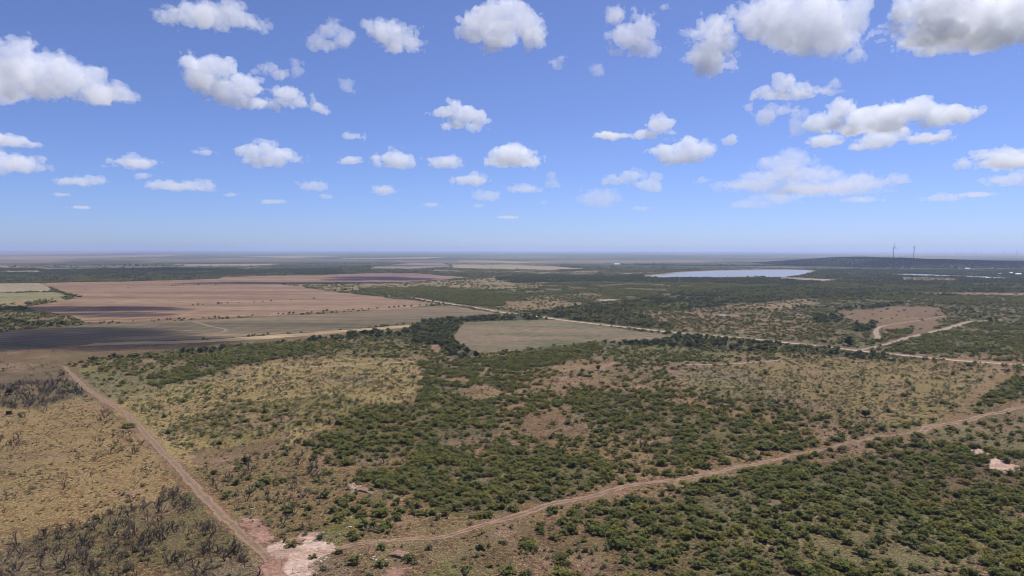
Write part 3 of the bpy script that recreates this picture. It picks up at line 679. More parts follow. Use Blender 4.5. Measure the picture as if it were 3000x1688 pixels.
# ------------------------------------------------------------------ foliage
def leaf_mat(name, c, var=.35, trans=.3, warm=(1.25, 1.12, .75)):
    m = bpy.data.materials.new(name); m.use_nodes = True; nt = m.node_tree; nt.nodes.clear()
    o = N(nt, 'ShaderNodeOutputMaterial'); d = N(nt, 'ShaderNodeBsdfDiffuse'); t = N(nt, 'ShaderNodeBsdfTranslucent'); mx = N(nt, 'ShaderNodeMixShader')
    mx.inputs[0].default_value = trans
    oi = N(nt, 'ShaderNodeObjectInfo'); at = N(nt, 'ShaderNodeAttribute', attribute_name='leaf')
    r = ramp(nt, oi.outputs['Random'], [(0, tuple(x * (1 - var) for x in c)), (.3, tuple(x * y for x, y in zip(c, (.85, .95, .95)))), (.6, c), (.82, tuple(x * y for x, y in zip(c, (1.15, 1.12, .9)))), (.93, tuple(x * y for x, y in zip(c, (1.15, .95, 1.0)))), (1, tuple(x * y for x, y in zip(c, warm)))])
    col_ = mixc(nt, 1.0, r.outputs['Color'], at.outputs['Color'], 'MULTIPLY')
    nt.links.new(col_, d.inputs['Color']); nt.links.new(col_, t.inputs['Color'])
    nt.links.new(d.outputs[0], mx.inputs[1]); nt.links.new(t.outputs[0], mx.inputs[2]); nt.links.new(mx.outputs[0], o.inputs['Surface'])
    return m
def bark_mat(name, c):
    m, nt, b = mat(name); v = noise(nt, 6, 4, .6, N(nt, 'ShaderNodeTexCoord').outputs['Object'])
    oi = N(nt, 'ShaderNodeObjectInfo')
    r = ramp(nt, v.outputs['Fac'], [(.3, tuple(x * .6 for x in c)), (.7, tuple(x * 1.25 for x in c))])
    k = ramp(nt, oi.outputs['Random'], [(0, (.7, .7, .7)), (1, (1.25, 1.22, 1.2))])
    nt.links.new(mixc(nt, 1.0, r.outputs['Color'], k.outputs['Color'], 'MULTIPLY'), b.inputs['Base Color']); return m
M_MESQ = leaf_mat('mesquite_leaves', (.166, .164, .055))
M_OAK = leaf_mat('oak_leaves', (.100, .110, .050), .3, .2, (1.15, 1.1, .9))
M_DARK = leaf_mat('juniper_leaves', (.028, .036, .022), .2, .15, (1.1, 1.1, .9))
M_BUSH = leaf_mat('bush_leaves', (0.152, 0.143, 0.075), .4, .25, (1.5, 1.25, .85))
M_BARK = bark_mat('mesquite_bark', (.085, .066, .05)); M_DEAD = bark_mat('weathered_dead_wood', (.085, .069, .060))
M_PALEWOOD = bark_mat('bleached_wood', (.52, .46, .38))
M_GRASS = leaf_mat('dry_bunchgrass', (.20, .158, .086), .3, .3, (1.1, 1.05, .8))

def quads(C, size, rs, up=.55, aspect=(.6, 1.0)):
    n = len(C); nr = rs.normal(size=(n, 3)); nr /= np.linalg.norm(nr, axis=1)[:, None]; nr[:, 2] = np.abs(nr[:, 2]); nr = nr * (1 - up) + np.array([0, 0, up])
    nr /= np.linalg.norm(nr, axis=1)[:, None]
    t = np.cross(nr, rs.normal(size=(n, 3))); t /= np.linalg.norm(t, axis=1)[:, None]; bt = np.cross(nr, t)
    s = (size * rs.uniform(.65, 1.3, n))[:, None] * .5; a = rs.uniform(*aspect, n)[:, None]
    j = rs.uniform(.6, 1.2, (4, n, 1))
    V = np.stack([C - t * s * j[0] - bt * s * a * .4, C + t * s * .4 - bt * s * a * j[1], C + t * s * j[2] + bt * s * a * .5, C - t * s * .3 + bt * s * a * j[3]], 1).reshape(-1, 3)
    F = np.arange(4 * n).reshape(-1, 4); return V, F
def leaf_attr(me, nq, rs, lo=.72, hi=1.3):
    k = np.repeat(rs.uniform(lo, hi, nq), 4); g = np.repeat(rs.uniform(.92, 1.08, nq), 4)
    ca = me.color_attributes.new('leaf', 'FLOAT_COLOR', 'POINT')
    ca.data.foreach_set('color', np.stack([k * g, k, k / g, np.ones_like(k)], -1).astype(np.float32).ravel())
def tube(P, Rr, sides=4):
    P = np.array(P, float); n = len(P); V = []; 
    d = np.gradient(P, axis=0); d /= np.linalg.norm(d, axis=1)[:, None] + 1e-9
    for p, t, r in zip(P, d, Rr):
        a = np.cross(t, (.3, .9, .2)); a /= np.linalg.norm(a) + 1e-9; b_ = np.cross(t, a)
        for k in range(sides):
            th = 2 * math.pi * k / sides; V.append(p + (a * math.cos(th) + b_ * math.sin(th)) * r)
    F = []
    for i in range(n - 1):
        for k in range(sides): F.append((i * sides + k, i * sides + (k + 1) % sides, (i + 1) * sides + (k + 1) % sides, (i + 1) * sides + k))
    return V, F
class MB:
    def __init__(s): s.V = []; s.F = []
    def add(s, V, F): o = len(s.V); s.V += [tuple(v) for v in V]; s.F += [tuple(i + o for i in f) for f in F]
    def box(s, c, d, rz=0.0):
        x, y, z = (k / 2 for k in d); ca, sa = math.cos(rz), math.sin(rz)
        V = [(c[0] + a * x * ca - b_ * y * sa, c[1] + a * x * sa + b_ * y * ca, c[2] + e * z) for a in (-1, 1) for b_ in (-1, 1) for e in (-1, 1)]
        s.add(V, [(0, 1, 3, 2), (4, 6, 7, 5), (0, 4, 5, 1), (2, 3, 7, 6), (0, 2, 6, 4), (1, 5, 7, 3)])
    def tube(s, P, Rr, sides=6, cap=True):
        V, F = tube(P, Rr, sides); o = len(s.V); s.add(V, F)
        if cap: s.F.append(tuple(o + k for k in range(sides))[::-1]); s.F.append(tuple(o + (len(P) - 1) * sides + k for k in range(sides)))
    def mesh(s, name, m, smooth=False): return mesh_from(name, s.V, s.F, [m], smooth)

def crown_points(lobes_, n, rs, shell=.45):
    L = np.array(lobes_); vol = (L[:, 3] * L[:, 4]) ** 1.2; pick = rs.choice(len(L), n, p=vol / vol.sum())
    d = rs.normal(size=(n, 3)); d /= np.linalg.norm(d, axis=1)[:, None]
    r = rs.uniform(0, 1, n) ** shell
    l = L[pick]; return l[:, :3] + d * r[:, None] * np.stack([l[:, 3], l[:, 3], l[:, 4]], -1)
def make_crown(name, kind, seed, n, size):
    rs = np.random.default_rng(seed); lob = []
    if kind == 'mesq':
        for k in range(rs.integers(9, 15)):
            a = rs.uniform(0, 6.28); q = 2.5 * rs.uniform(.05, 1) ** .7; r = rs.uniform(.45, 1.15)
            lob.append((q * math.cos(a) * 1.15, q * math.sin(a), rs.uniform(.8, 2.5) - .22 * q, r, r * rs.uniform(.45, .7)))
        lob.append((0, 0, 1.0, 1.5, .8))
    elif kind == 'oak':
        for k in range(9):
            a = rs.uniform(0, 6.28); q = rs.uniform(.3, 2.6); r = rs.uniform(1.1, 1.9)
            lob.append((q * math.cos(a), q * math.sin(a), rs.uniform(2.0, 4.9) - .25 * q, r, r * .8))
        lob.append((0, 0, 2.6, 2.4, 1.8))
    elif kind == 'bush':
        for k in range(4):
            a = rs.uniform(0, 6.28); q = rs.uniform(.1, .55); r = rs.uniform(.4, .65)
            lob.append((q * math.cos(a), q * math.sin(a), rs.uniform(.35, .75), r, r * .75))
    P = crown_points(lob, n, rs)
    P = P[P[:, 2] > .1]; V, F = quads(P, size, rs)
    return V, F, len(P), rs
def crown_mesh(name, kind, seed, n, size, m):
    V, F, nq, rs = make_crown(name, kind, seed, n, size)
    me = mesh_np(name, V, F, [m]); leaf_attr(me, nq, rs); return me
def trunk_mesh(name, seed, h, spread, r, m, limbs=4):
    rs = np.random.default_rng(seed); mb = MB()
    for k in range(limbs):
        a = 6.28 * k / limbs + rs.uniform(-.5, .5); e = rs.uniform(.5, 1.0) * spread
        p = [(0.1 * math.cos(a), .1 * math.sin(a), -.15), (.25 * e * math.cos(a), .25 * e * math.sin(a), .35 * h), (.6 * e * math.cos(a + .3), .6 * e * math.sin(a + .3), .7 * h), (e * math.cos(a + .2), e * math.sin(a + .2), h)]
        mb.tube(p, [r, r * .8, r * .5, r * .2], 4, cap=False)
        q = p[2]; a2 = a + rs.choice([-.9, .9])
        mb.tube([p[1], (q[0] + .5 * math.cos(a2), q[1] + .5 * math.sin(a2), q[2]), (q[0] + 1.1 * math.cos(a2), q[1] + 1.1 * math.sin(a2), h)], [r * .55, r * .4, r * .15], 3, cap=False)
    return mb.mesh(name, m)
def dead_meshes(seed):
    rs = np.random.default_rng(seed); tr = MB(); br = MB()
    def grow(p, d, ln, r, lvl, mb):
        d = d / np.linalg.norm(d); q = p + d * ln * .55 + rs.normal(size=3) * .06 * ln; e = q + (d + rs.normal(size=3) * .22) * ln * .5
        mb.tube([p, q, e], [r, r * .8, r * .55], 3, cap=False)
        if lvl > 0:
            for k in range(rs.integers(2, 4)):
                nd = d + rs.normal(size=3) * .62 + np.array([0, 0, .25]); s = rs.uniform(.3, 1.0)
                b0 = p + (e - p) * (.45 + .55 * s); grow(b0, nd, ln * rs.uniform(.5, .8), r * .62, lvl - 1, br)
    for k in range(rs.integers(3, 6)):
        a = rs.uniform(0, 6.28); grow(np.array([.15 * math.cos(a), .15 * math.sin(a), -.1]), np.array([math.cos(a) * .62, math.sin(a) * .62, rs.uniform(.7, 1.2)]), rs.uniform(1.1, 1.9), .12, 3, tr)
    return tr.mesh('trunk', M_DEAD), br.mesh('branches', M_DEAD)
def join_meshes(name, meshes):
    """one mesh with all of them, materials and leaf colours kept"""
    V = []; F = []; mi = []; mats = []; cols = []; o = 0
    for me in meshes:
        co = np.zeros(len(me.vertices) * 3); me.vertices.foreach_get('co', co); V.append(co.reshape(-1, 3))
        if me.materials[0] not in mats: mats.append(me.materials[0])
        k = mats.index(me.materials[0])
        for p in me.polygons: F.append([i + o for i in p.vertices]); mi.append(k)
        ca = me.color_attributes.get('leaf'); c = np.ones(len(me.vertices) * 4, np.float32)
        if ca: ca.data.foreach_get('color', c)
        cols.append(c); o += len(me.vertices)
    m = bpy.data.meshes.new(name); m.from_pydata(np.concatenate(V).tolist(), [], F)
    for x in mats: m.materials.append(x)
    m.polygons.foreach_set('material_index', np.array(mi, np.int32))
    ca = m.color_attributes.new('leaf', 'FLOAT_COLOR', 'POINT'); ca.data.foreach_set('color', np.concatenate(cols)); m.update(); return m

MESQ = [(crown_mesh('crown', 'mesq', 100 + i, 600, .50, M_MESQ), trunk_mesh('trunk', 200 + i, 1.8, 1.6, .13, M_BARK)) for i in range(9)]
MESQ_FAR = [crown_mesh('crown', 'mesq', 300 + i, 120, 1.15, M_MESQ) for i in range(5)]
OAK = [(crown_mesh('crown', 'oak', 400 + i, 560, .95, M_OAK), trunk_mesh('trunk', 450 + i, 3.4, 1.5, .24, M_BARK)) for i in range(4)]
OAK_FAR = [crown_mesh('crown', 'oak', 500 + i, 130, 1.8, M_OAK) for i in range(4)]
BUSH = [crown_mesh('bush', 'bush', 600 + i, 80, .30, M_BUSH) for i in range(5)]
DARK = [(crown_mesh('crown', 'oak', 420 + i, 700, .8, M_DARK), trunk_mesh('trunk', 470 + i, 3.2, 1.4, .22, M_BARK)) for i in range(2)]
DEADM = [dead_meshes(700 + i) for i in range(10)]
def tussock_mesh(seed):
    rs = np.random.default_rng(seed); V = []; F = []
    for k in range(16):
        a = rs.uniform(0, 6.28); r = rs.uniform(.05, .28); l = rs.uniform(.25, .55); w = rs.uniform(.08, .16); o = len(V)
        bx, by = r * math.cos(a), r * math.sin(a); tx, ty = bx + l * .8 * math.cos(a), by + l * .8 * math.sin(a)
        V += [(bx - w * math.sin(a), by + w * math.cos(a), 0), (bx + w * math.sin(a), by - w * math.cos(a), 0), (tx + w * .5 * math.sin(a), ty - w * .5 * math.cos(a), l * .75), (tx - w * .5 * math.sin(a), ty + w * .5 * math.cos(a), l * .7)]
        F.append((o, o + 1, o + 2, o + 3))
    me = mesh_np('tussock', V, F, [M_GRASS]); leaf_attr(me, 16, rs, .7, 1.35); return me
TUSS = [tussock_mesh(800 + i) for i in range(4)]
print('prototypes', time.time() - T0)

# ------------------------------------------------------------------ where things grow
rg = np.random.default_rng(2024)
AZ = R(45)
def candidates(dens_ha, d0, d1):
    area = AZ * (d1 ** 2 - d0 ** 2); n = int(area / 1e4 * dens_ha)
    r = np.sqrt(rg.uniform(d0 ** 2, d1 ** 2, n)); a = rg.uniform(-AZ, AZ, n)
    return r * np.sin(a), r * np.cos(a)
def grow(col_i, dmax_ha, d0, d1, clump=14.0, strength=1.0, seed=0.0):
    x, y = candidates(dmax_ha, d0, d1)
    dens = ZPAR[zone_index(x, y), col_i]
    c = fbm2(x, y, clump, 3, 90 + seed); c = np.clip(1 + (c - .5) * 5.5 * strength, 0, 2.4)
    k = rg.uniform(0, dmax_ha, len(x)) < dens * c
    x, y = x[k], y[k]; k = ~on_sheet(x, y); x, y = x[k], y[k]; k = ~on_road(x, y)
    return x[k], y[k]
def instancer(name, x, y, scl, protos, label, zz=None, seed=0, squash=(.8, 1.2)):
    n = len(x); rs = np.random.default_rng(seed + 5)
    z = height(x, y) if zz is None else zz
    me = bpy.data.meshes.new(name); me.vertices.add(n)
    me.vertices.foreach_set('co', np.column_stack([x, y, z]).astype(np.float32).ravel())
    a = me.attributes.new('rotz', 'FLOAT', 'POINT'); a.data.foreach_set('value', rs.uniform(0, 6.283, n).astype(np.float32))
    a = me.attributes.new('scl', 'FLOAT_VECTOR', 'POINT'); s = np.column_stack([scl * rs.uniform(.85, 1.2, n), scl * rs.uniform(.85, 1.2, n), scl * rs.uniform(*squash, n)])
    a.data.foreach_set('vector', s.astype(np.float32).ravel())
    a = me.attributes.new('kindno', 'INT', 'POINT'); a.data.foreach_set('value', rs.integers(0, len(protos), n).astype(np.int32))
    ng = bpy.data.node_groups.new(name + '_scatter', 'GeometryNodeTree')
    ng.interface.new_socket('Geometry', in_out='INPUT', socket_type='NodeSocketGeometry'); ng.interface.new_socket('Geometry', in_out='OUTPUT', socket_type='NodeSocketGeometry')
    gi = ng.nodes.new('NodeGroupInput'); go = ng.nodes.new('NodeGroupOutput'); jn = ng.nodes.new('GeometryNodeJoinGeometry')
    def na(nm, t): q = ng.nodes.new('GeometryNodeInputNamedAttribute'); q.data_type = t; q.inputs['Name'].default_value = nm; return q.outputs['Attribute']
    rz = na('rotz', 'FLOAT'); sc = na('scl', 'FLOAT_VECTOR'); kn = na('kindno', 'INT')
    cx = ng.nodes.new('ShaderNodeCombineXYZ'); ng.links.new(rz, cx.inputs['Z'])
    for i, pm in enumerate(protos):
        po = bpy.data.objects.new(name + '_form', pm)                                  # never linked to the scene: only instanced
        oi = ng.nodes.new('GeometryNodeObjectInfo'); oi.inputs['Object'].default_value = po
        try: oi.inputs['As Instance'].default_value = True
        except Exception: pass
        cp = ng.nodes.new('FunctionNodeCompare'); cp.data_type = 'INT'; cp.operation = 'EQUAL'; ng.links.new(kn, cp.inputs[2]); cp.inputs[3].default_value = i
        ip = ng.nodes.new('GeometryNodeInstanceOnPoints'); ng.links.new(gi.outputs[0], ip.inputs['Points']); ng.links.new(cp.outputs['Result'], ip.inputs['Selection'])
        ng.links.new(oi.outputs['Geometry'], ip.inputs['Instance']); ng.links.new(cx.outputs[0], ip.inputs['Rotation']); ng.links.new(sc, ip.inputs['Scale'])
        ng.links.new(ip.outputs[0], jn.inputs[0])
    ng.links.new(jn.outputs[0], go.inputs[0])
    o = obj(name, me); md = o.modifiers.new('scatter', 'NODES'); md.node_group = ng
    return tag(o, label, kind='stuff')
def place(name, parts, x, y, s, rz, label, cat, group, z=0.0, sz=1.0):
    e = bpy.data.objects.new(name, None); col.objects.link(e); e.location = (x, y, z); e.rotation_euler = (0, 0, rz); e.scale = (s, s, s * sz)
    e.empty_display_size = .5
    for nm, me in parts:
        c = bpy.data.objects.new(nm, me); col.objects.link(c); c.parent = e
    return tag(e, label, cat, group)
def biggest(x, y, s, n, margin=25):
    px, py = project(x, y); ok = (px > -margin) & (px < IMG_W + margin) & (py < IMG_H + 35)
    sc = np.where(ok, s / np.hypot(x, y), 0); return np.argsort(-sc)[:n], px, py

REFINE = []                                    # (object, label, px, py, size) of look-alikes, told apart at the end
# mesquite
KEEP = []                                      # hand-placed trees keep their own ground free
def spot(px, py): return ground(np.array([px]), np.array([py]))[0]
mx_, my_ = grow(0, 1500, 165, 1500, 16.0, .62)
ms = rg.uniform(.45, 1.05, len(mx_)) * np.where(rg.random(len(mx_)) < .12, 1.25, 1.0)
sel, px_, py_ = biggest(mx_, my_, ms, 300)
def mesq_label(px, py):
    trackY = np.interp(px, [985, 1300, 1600, 2000, 2400, 2700, 3000], [1604, 1571, 1481, 1404, 1318, 1262, 1195])
    if px < 985: return 'green mesquite between left track and sandy clearing'
    if py < trackY: return 'green mesquite just above the slanting red track'
    if px < 1800: return 'green mesquite below the red track, bottom centre'
    return 'green mesquite in the bottom right foreground thicket'
for j, i in enumerate(sel):
    c, t = MESQ[j % len(MESQ)]
    o = place('mesquite_tree', (('crown', c), ('trunk', t)), mx_[i], my_[i], ms[i], rg.uniform(0, 6.28), mesq_label(px_[i], py_[i]), 'tree', 'mesquite trees of the foreground', sz=rg.uniform(.85, 1.15)); REFINE.append((o, px_[i], py_[i], ms[i]))
rest = np.ones(len(mx_), bool); rest[sel] = False
nearm = rest & (np.hypot(mx_, my_) < 620); farm = rest & ~nearm
MESQ_J = [join_meshes('mesquite', m) for m in MESQ]
instancer('mesquite_brush', mx_[nearm], my_[nearm], ms[nearm], MESQ_J, 'sea of green mesquite trees beyond the nearest ones', seed=1)
fx, fy = grow(0, 900, 1500, 4200, 60.0, .9, 7)
ax_ = np.concatenate([mx_[farm], fx]); ay_ = np.concatenate([my_[farm], fy]); as_ = np.concatenate([ms[farm], rg.uniform(.8, 1.4, len(fx))])
instancer('mesquite_scrub', ax_, ay_, as_, MESQ_FAR, 'distant green mesquite scrub spread over the plain', seed=2)
print('mesquite', len(mx_), len(fx), time.time() - T0)

# oaks and other dark trees of the creeks
ox, oy = grow(3, 330, 420, 2300, 30.0, .8, 3)
os_ = rg.uniform(.45, 1.05, len(ox))
sel, px_, py_ = biggest(ox, oy, os_, 260)
def oak_label(px, py):
    if px < 250: return 'dark tree at the left edge'
    if px < 1000: return 'dark tree below the straw strip'
    if px < 1400 and py > 940: return 'dark oak left of the oval meadow'
    if px < 1680 and py > 915: return 'dark oak behind the oval meadow'
    if py > 980 and px < 2295: return 'dark oak right of the oval meadow'
    if py > 1005: return 'dark tree just below the gravel road'
    if px > 2350: return 'dark tree round the brown clearing'
    return 'dark oak beyond the gravel road'
for j, i in enumerate(sel):
    c, t = OAK[j % len(OAK)]
    o = place('oak_tree', (('crown', c), ('trunk', t)), ox[i], oy[i], os_[i], rg.uniform(0, 6.28), oak_label(px_[i], py_[i]), 'tree', 'dark creek trees', sz=rg.uniform(.85, 1.15)); REFINE.append((o, px_[i], py_[i], os_[i]))
rest = np.ones(len(ox), bool); rest[sel] = False
fx, fy = grow(3, 260, 2300, 5200, 90.0, .8, 5)
hx = rg.uniform(1800, 5400, 42000); hy = rg.uniform(3600, 5300, 42000); k = (hill_h(hx, hy) > 2.5) & (np.abs(np.arctan2(hx, hy)) < AZ); hx, hy = hx[k], hy[k]
ax_ = np.concatenate([ox[rest], fx]); ay_ = np.concatenate([oy[rest], fy]); as_ = np.concatenate([os_[rest], rg.uniform(.8, 1.3, len(fx))])
instancer('mesa_woods', hx, hy, rg.uniform(.6, 1.1, len(hx)), [crown_mesh('crown', 'oak', 520 + i, 110, 1.9, M_DARK) for i in range(3)], 'cedar woods covering the mesa under the wind turbines, cloud shade put into dark leaves', seed=9)  # cedar leaves whose dark colour also stands in for cloud shade on the mesa
instancer('distant_woods', ax_, ay_, as_, OAK_FAR, 'far-off dark woods along the creeks and the lake', seed=3)
print('oak', len(ox), len(fx), len(hx), time.time() - T0)

# small bushes
bx_, by_ = grow(1, 1300, 165, 900, 9.0, .7, 11)
bs = rg.uniform(.6, 1.75, len(bx_))
sel, px_, py_ = biggest(bx_, by_, bs, 300)
def bush_label(px, py):
    if px < 800 and px < np.interp(py, [1170, 1300, 1540, 1690], [285, 420, 640, 800]): return 'grey-green bush on the tan grassland left'
    if px < 1000 and py < 1600: return 'grey-green bush right of the left track'
    if px < 1300: return 'grey-green bush around the sandy clearing'
    if px < 2000: return 'grey-green bush between mesquites, bottom centre'
    return 'grey-green bush between mesquites, bottom right'
for j, i in enumerate(sel):
    o = obj('bush', BUSH[j % 5], loc=(bx_[i], by_[i], 0), rot=(0, 0, rg.uniform(0, 6.28))); o.scale = (bs[i],) * 3
    tag(o, bush_label(px_[i], py_[i]), 'bush', 'small bushes of the foreground'); REFINE.append((o, px_[i], py_[i], bs[i]))
rest = np.ones(len(bx_), bool); rest[sel] = False
instancer('low_scrub', bx_[rest], by_[rest], bs[rest], BUSH, 'low grey-green bushes dotted over the grassland', seed=4, squash=(.7, 1.1))
print('bush', len(bx_), time.time() - T0)

# dead brush
dx, dy = grow(2, 1000, 165, 620, 10.0, .7, 17)
ds_ = rg.uniform(.35, 1.2, len(dx))
sel, px_, py_ = biggest(dx, dy, ds_, 300)
def dead_label(px, py):
    if py < 1230: return 'bare dead brush round the broad dark tree'
    if px > np.interp(py, [1170, 1300, 1540, 1690], [285, 420, 640, 800]): return 'bare dead mesquite right of the left track'
    if py < 1420: return 'bare dead mesquite out on the tan grassland'
    return 'bare dead mesquite in the bottom left thicket'
for j, i in enumerate(sel):
    t, br = DEADM[j % len(DEADM)]
    o = place('dead_mesquite', (('trunk', t), ('branches', br)), dx[i], dy[i], ds_[i] * 1.15, rg.uniform(0, 6.28), dead_label(px_[i], py_[i]), 'dead tree', 'leafless dead mesquites', sz=rg.uniform(.75, 1.2)); REFINE.append((o, px_[i], py_[i], ds_[i]))
rest = np.ones(len(dx), bool); rest[sel] = False
DEAD_J = [join_meshes('dead', m) for m in DEADM]
instancer('dead_brush', dx[rest], dy[rest], ds_[rest] * 1.1, DEAD_J, 'leafless grey brush beyond the nearest dead mesquites', seed=5)
print('dead', len(dx), time.time() - T0)

# bunchgrass
def grass():
    x, y = candidates(1500, 170, 560)
    zi = zone_index(x, y); lum = ZCOL[zi].sum(1)
    k = rg.uniform(0, 1, len(x)) < np.clip((lum - .16) * 5, .25, 1) * np.clip(1 + (fbm2(x, y, 8, 3, 33) - .5) * 6, 0, 2) * .8
    x, y = x[k], y[k]; k = ~on_sheet(x, y); x, y = x[k], y[k]; k = ~on_road(x, y); x, y = x[k], y[k]
    instancer('bunchgrass', x, y, rg.uniform(.6, 1.5, len(x)), TUSS, 'tufts of dry straw-coloured bunchgrass over the near ground', seed=6, squash=(.6, 1.1))
    print('grass', len(x), time.time() - T0)
grass()

# ------------------------------------------------------------------ built things
def paint(name, c, rough=.5, dirt=.25):
    m, nt, b = mat(name, rough); v = noise(nt, .7, 5, .6, N(nt, 'ShaderNodeTexCoord').outputs['Object'])
    r = ramp(nt, v.outputs['Fac'], [(.3, tuple(x * (1 - dirt) for x in c)), (.65, c)]); nt.links.new(r.outputs['Color'], b.inputs['Base Color']); return m
M_WHITE = paint('turbine_white', (.62, .63, .64), .45, .08); M_METAL = paint('metal_roof', (.68, .68, .68), .35, .15)
M_WALL = paint('pale_cladding', (.52, .47, .40)); M_REDW = paint('rust_cladding', (.24, .12, .08)); M_WOOD = paint('weathered_post', (.20, .15, .115), .9)
M_DKBOX = paint('dark_brown_plywood', (.035, .024, .02), .8); M_GREYM = paint('galvanised_steel', (.42, .40, .38), .5); M_GLASS = paint('dark_opening', (.02, .022, .026), .3)
M_ROCK = paint('pale_caliche_rock', (.46, .38, .31), .95, .35)

def blade_mesh(L):
    V = []; F = []; st = np.linspace(0, 1, 9)
    for t in st:
        ch = np.interp(t, [0, .06, .2, .6, 1], [2.2, 2.6, 4.4, 2.8, .7]); th = np.interp(t, [0, .08, .25, 1], [2.0, 1.8, .8, .12]); tw = R(16) * (1 - t)
        for k in range(8):
            a = 2 * math.pi * k / 8; x = math.cos(a) * ch / 2 + .15 * ch; y = math.sin(a) * th / 2
            V.append((x * math.cos(tw) - y * math.sin(tw), x * math.sin(tw) + y * math.cos(tw), 1.0 + t * L))
    for i in range(8):
        for k in range(8): F.append((i * 8 + k, i * 8 + (k + 1) % 8, (i + 1) * 8 + (k + 1) % 8, (i + 1) * 8 + k))
    F.append(tuple(range(64, 72)))
    return mesh_from('blade', V, F, [M_WHITE], True)
BLADE = {}
def turbine(x, y, z, hub, L, yaw, phase, label, group):
    e = obj('wind_turbine', None, loc=(x, y, z), rot=(0, 0, yaw)); tag(e, label, 'wind turbine', group)
    mb = MB(); mb.tube([(0, 0, -2), (0, 0, hub * .5), (0, 0, hub - 1.5)], [2.3, 1.85, 1.4], 16); obj('tower', mb.mesh('tower', M_WHITE, True), e)
    mb = MB(); mb.tube([(0, 6.8, hub), (0, 6.0, hub), (0, 0, hub + .1), (0, -3.2, hub), (0, -3.8, hub)], [1.0, 1.8, 2.0, 1.8, 1.4], 8); obj('nacelle', mb.mesh('nacelle', M_WHITE, True), e)
    mb = MB(); mb.tube([(0, -3.6, 0), (0, -4.8, 0), (0, -6.2, 0), (0, -6.9, 0)], [1.5, 1.6, 1.1, .25], 12)
    hb = obj('hub', mb.mesh('hub', M_WHITE, True), e, loc=(0, 0, hub))
    if L not in BLADE: BLADE[L] = blade_mesh(L)
    for k in range(3):
        b_ = obj('blade', BLADE[L], e, loc=(0, -5.0, hub)); b_.rotation_euler = (0, R(90 - (phase + 120 * k)), 0)
    return e
def at_dist(px, D): x = (px - IMG_W / 2) / FOC * D; return x, D
x, y = at_dist(2616.5, 4560); turbine(x, y, float(hill_h(np.array(x), np.array(y))), 75, 45, R(28), 103, 'nearer white wind turbine on top of the wooded mesa, one blade pointing right', 'wind turbines on the mesa')
x, y = at_dist(2675.5, 4720); z = float(hill_h(np.array(x), np.array(y))); turbine(x, y, z, 122 - z, 42, R(40), 22, 'right-hand white wind turbine behind the mesa, two blades raised in a V', 'wind turbines on the mesa')
for i, (px, D) in enumerate([(2720, 11500), (2766, 12500), (2804, 10200), (2811, 10800), (2854, 10500), (2873, 10000), (2938, 12000), (2976, 10800)]):
    x, y = at_dist(px, D); turbine(x, y, 0, 92, 46, R(20 + 9 * i), 17 * i, ['farthest left', 'second', 'third', 'fourth', 'fifth', 'sixth', 'seventh', 'last'][i] + (' of the tiny wind turbines on the horizon, counted from the left' if i else ' of the tiny wind turbines on the right horizon'), 'tiny wind turbines on the horizon')

# power poles
def pole(px, py, label):
    x, y = spot(px, py); e = obj('power_pole', None, loc=(x, y, 0), rot=(0, 0, R(-38))); tag(e, label, 'power pole', 'power poles along the gravel road')
    mb = MB(); mb.tube([(0, 0, -.5), (0, 0, 5), (0, 0, 10.5)], [.2, .17, .13], 8); obj('post', mb.mesh('post', M_WOOD), e)
    mb = MB(); mb.box((0, 0, 9.7), (.14, 2.6, .16)); obj('crossarm', mb.mesh('crossarm', M_WOOD), e)
    for k in (-1.15, 0, 1.15):
        mb = MB(); mb.tube([(0, k, 9.75 if k else 10.45), (0, k, 9.92 if k else 10.62), (0, k, 10.05 if k else 10.75)], [.07, .10, .05], 6); obj('insulator', mb.mesh('insulator', M_GREYM), e)
for px, py, lb in [(1415, 907, 'power pole at the far end of the gravel road, by the olive field'), (1562, 924, 'power pole among trees behind the oval meadow'), (1702, 943, 'power pole beside the gravel road behind the oval meadow, right end'),
                   (1850, 958, 'power pole midway along the gravel road'), (2000, 975, 'power pole just left of the lone tall pole by the scrub'), (2147, 991, 'tall thin power pole standing clear against the scrub'),
                   (2311, 1001, 'power pole left of the big round dark tree'), (2537, 1020, 'power pole right of the big round dark tree'), (2790, 1049, 'power pole near the right end of the gravel road')]: pole(px, py, lb)

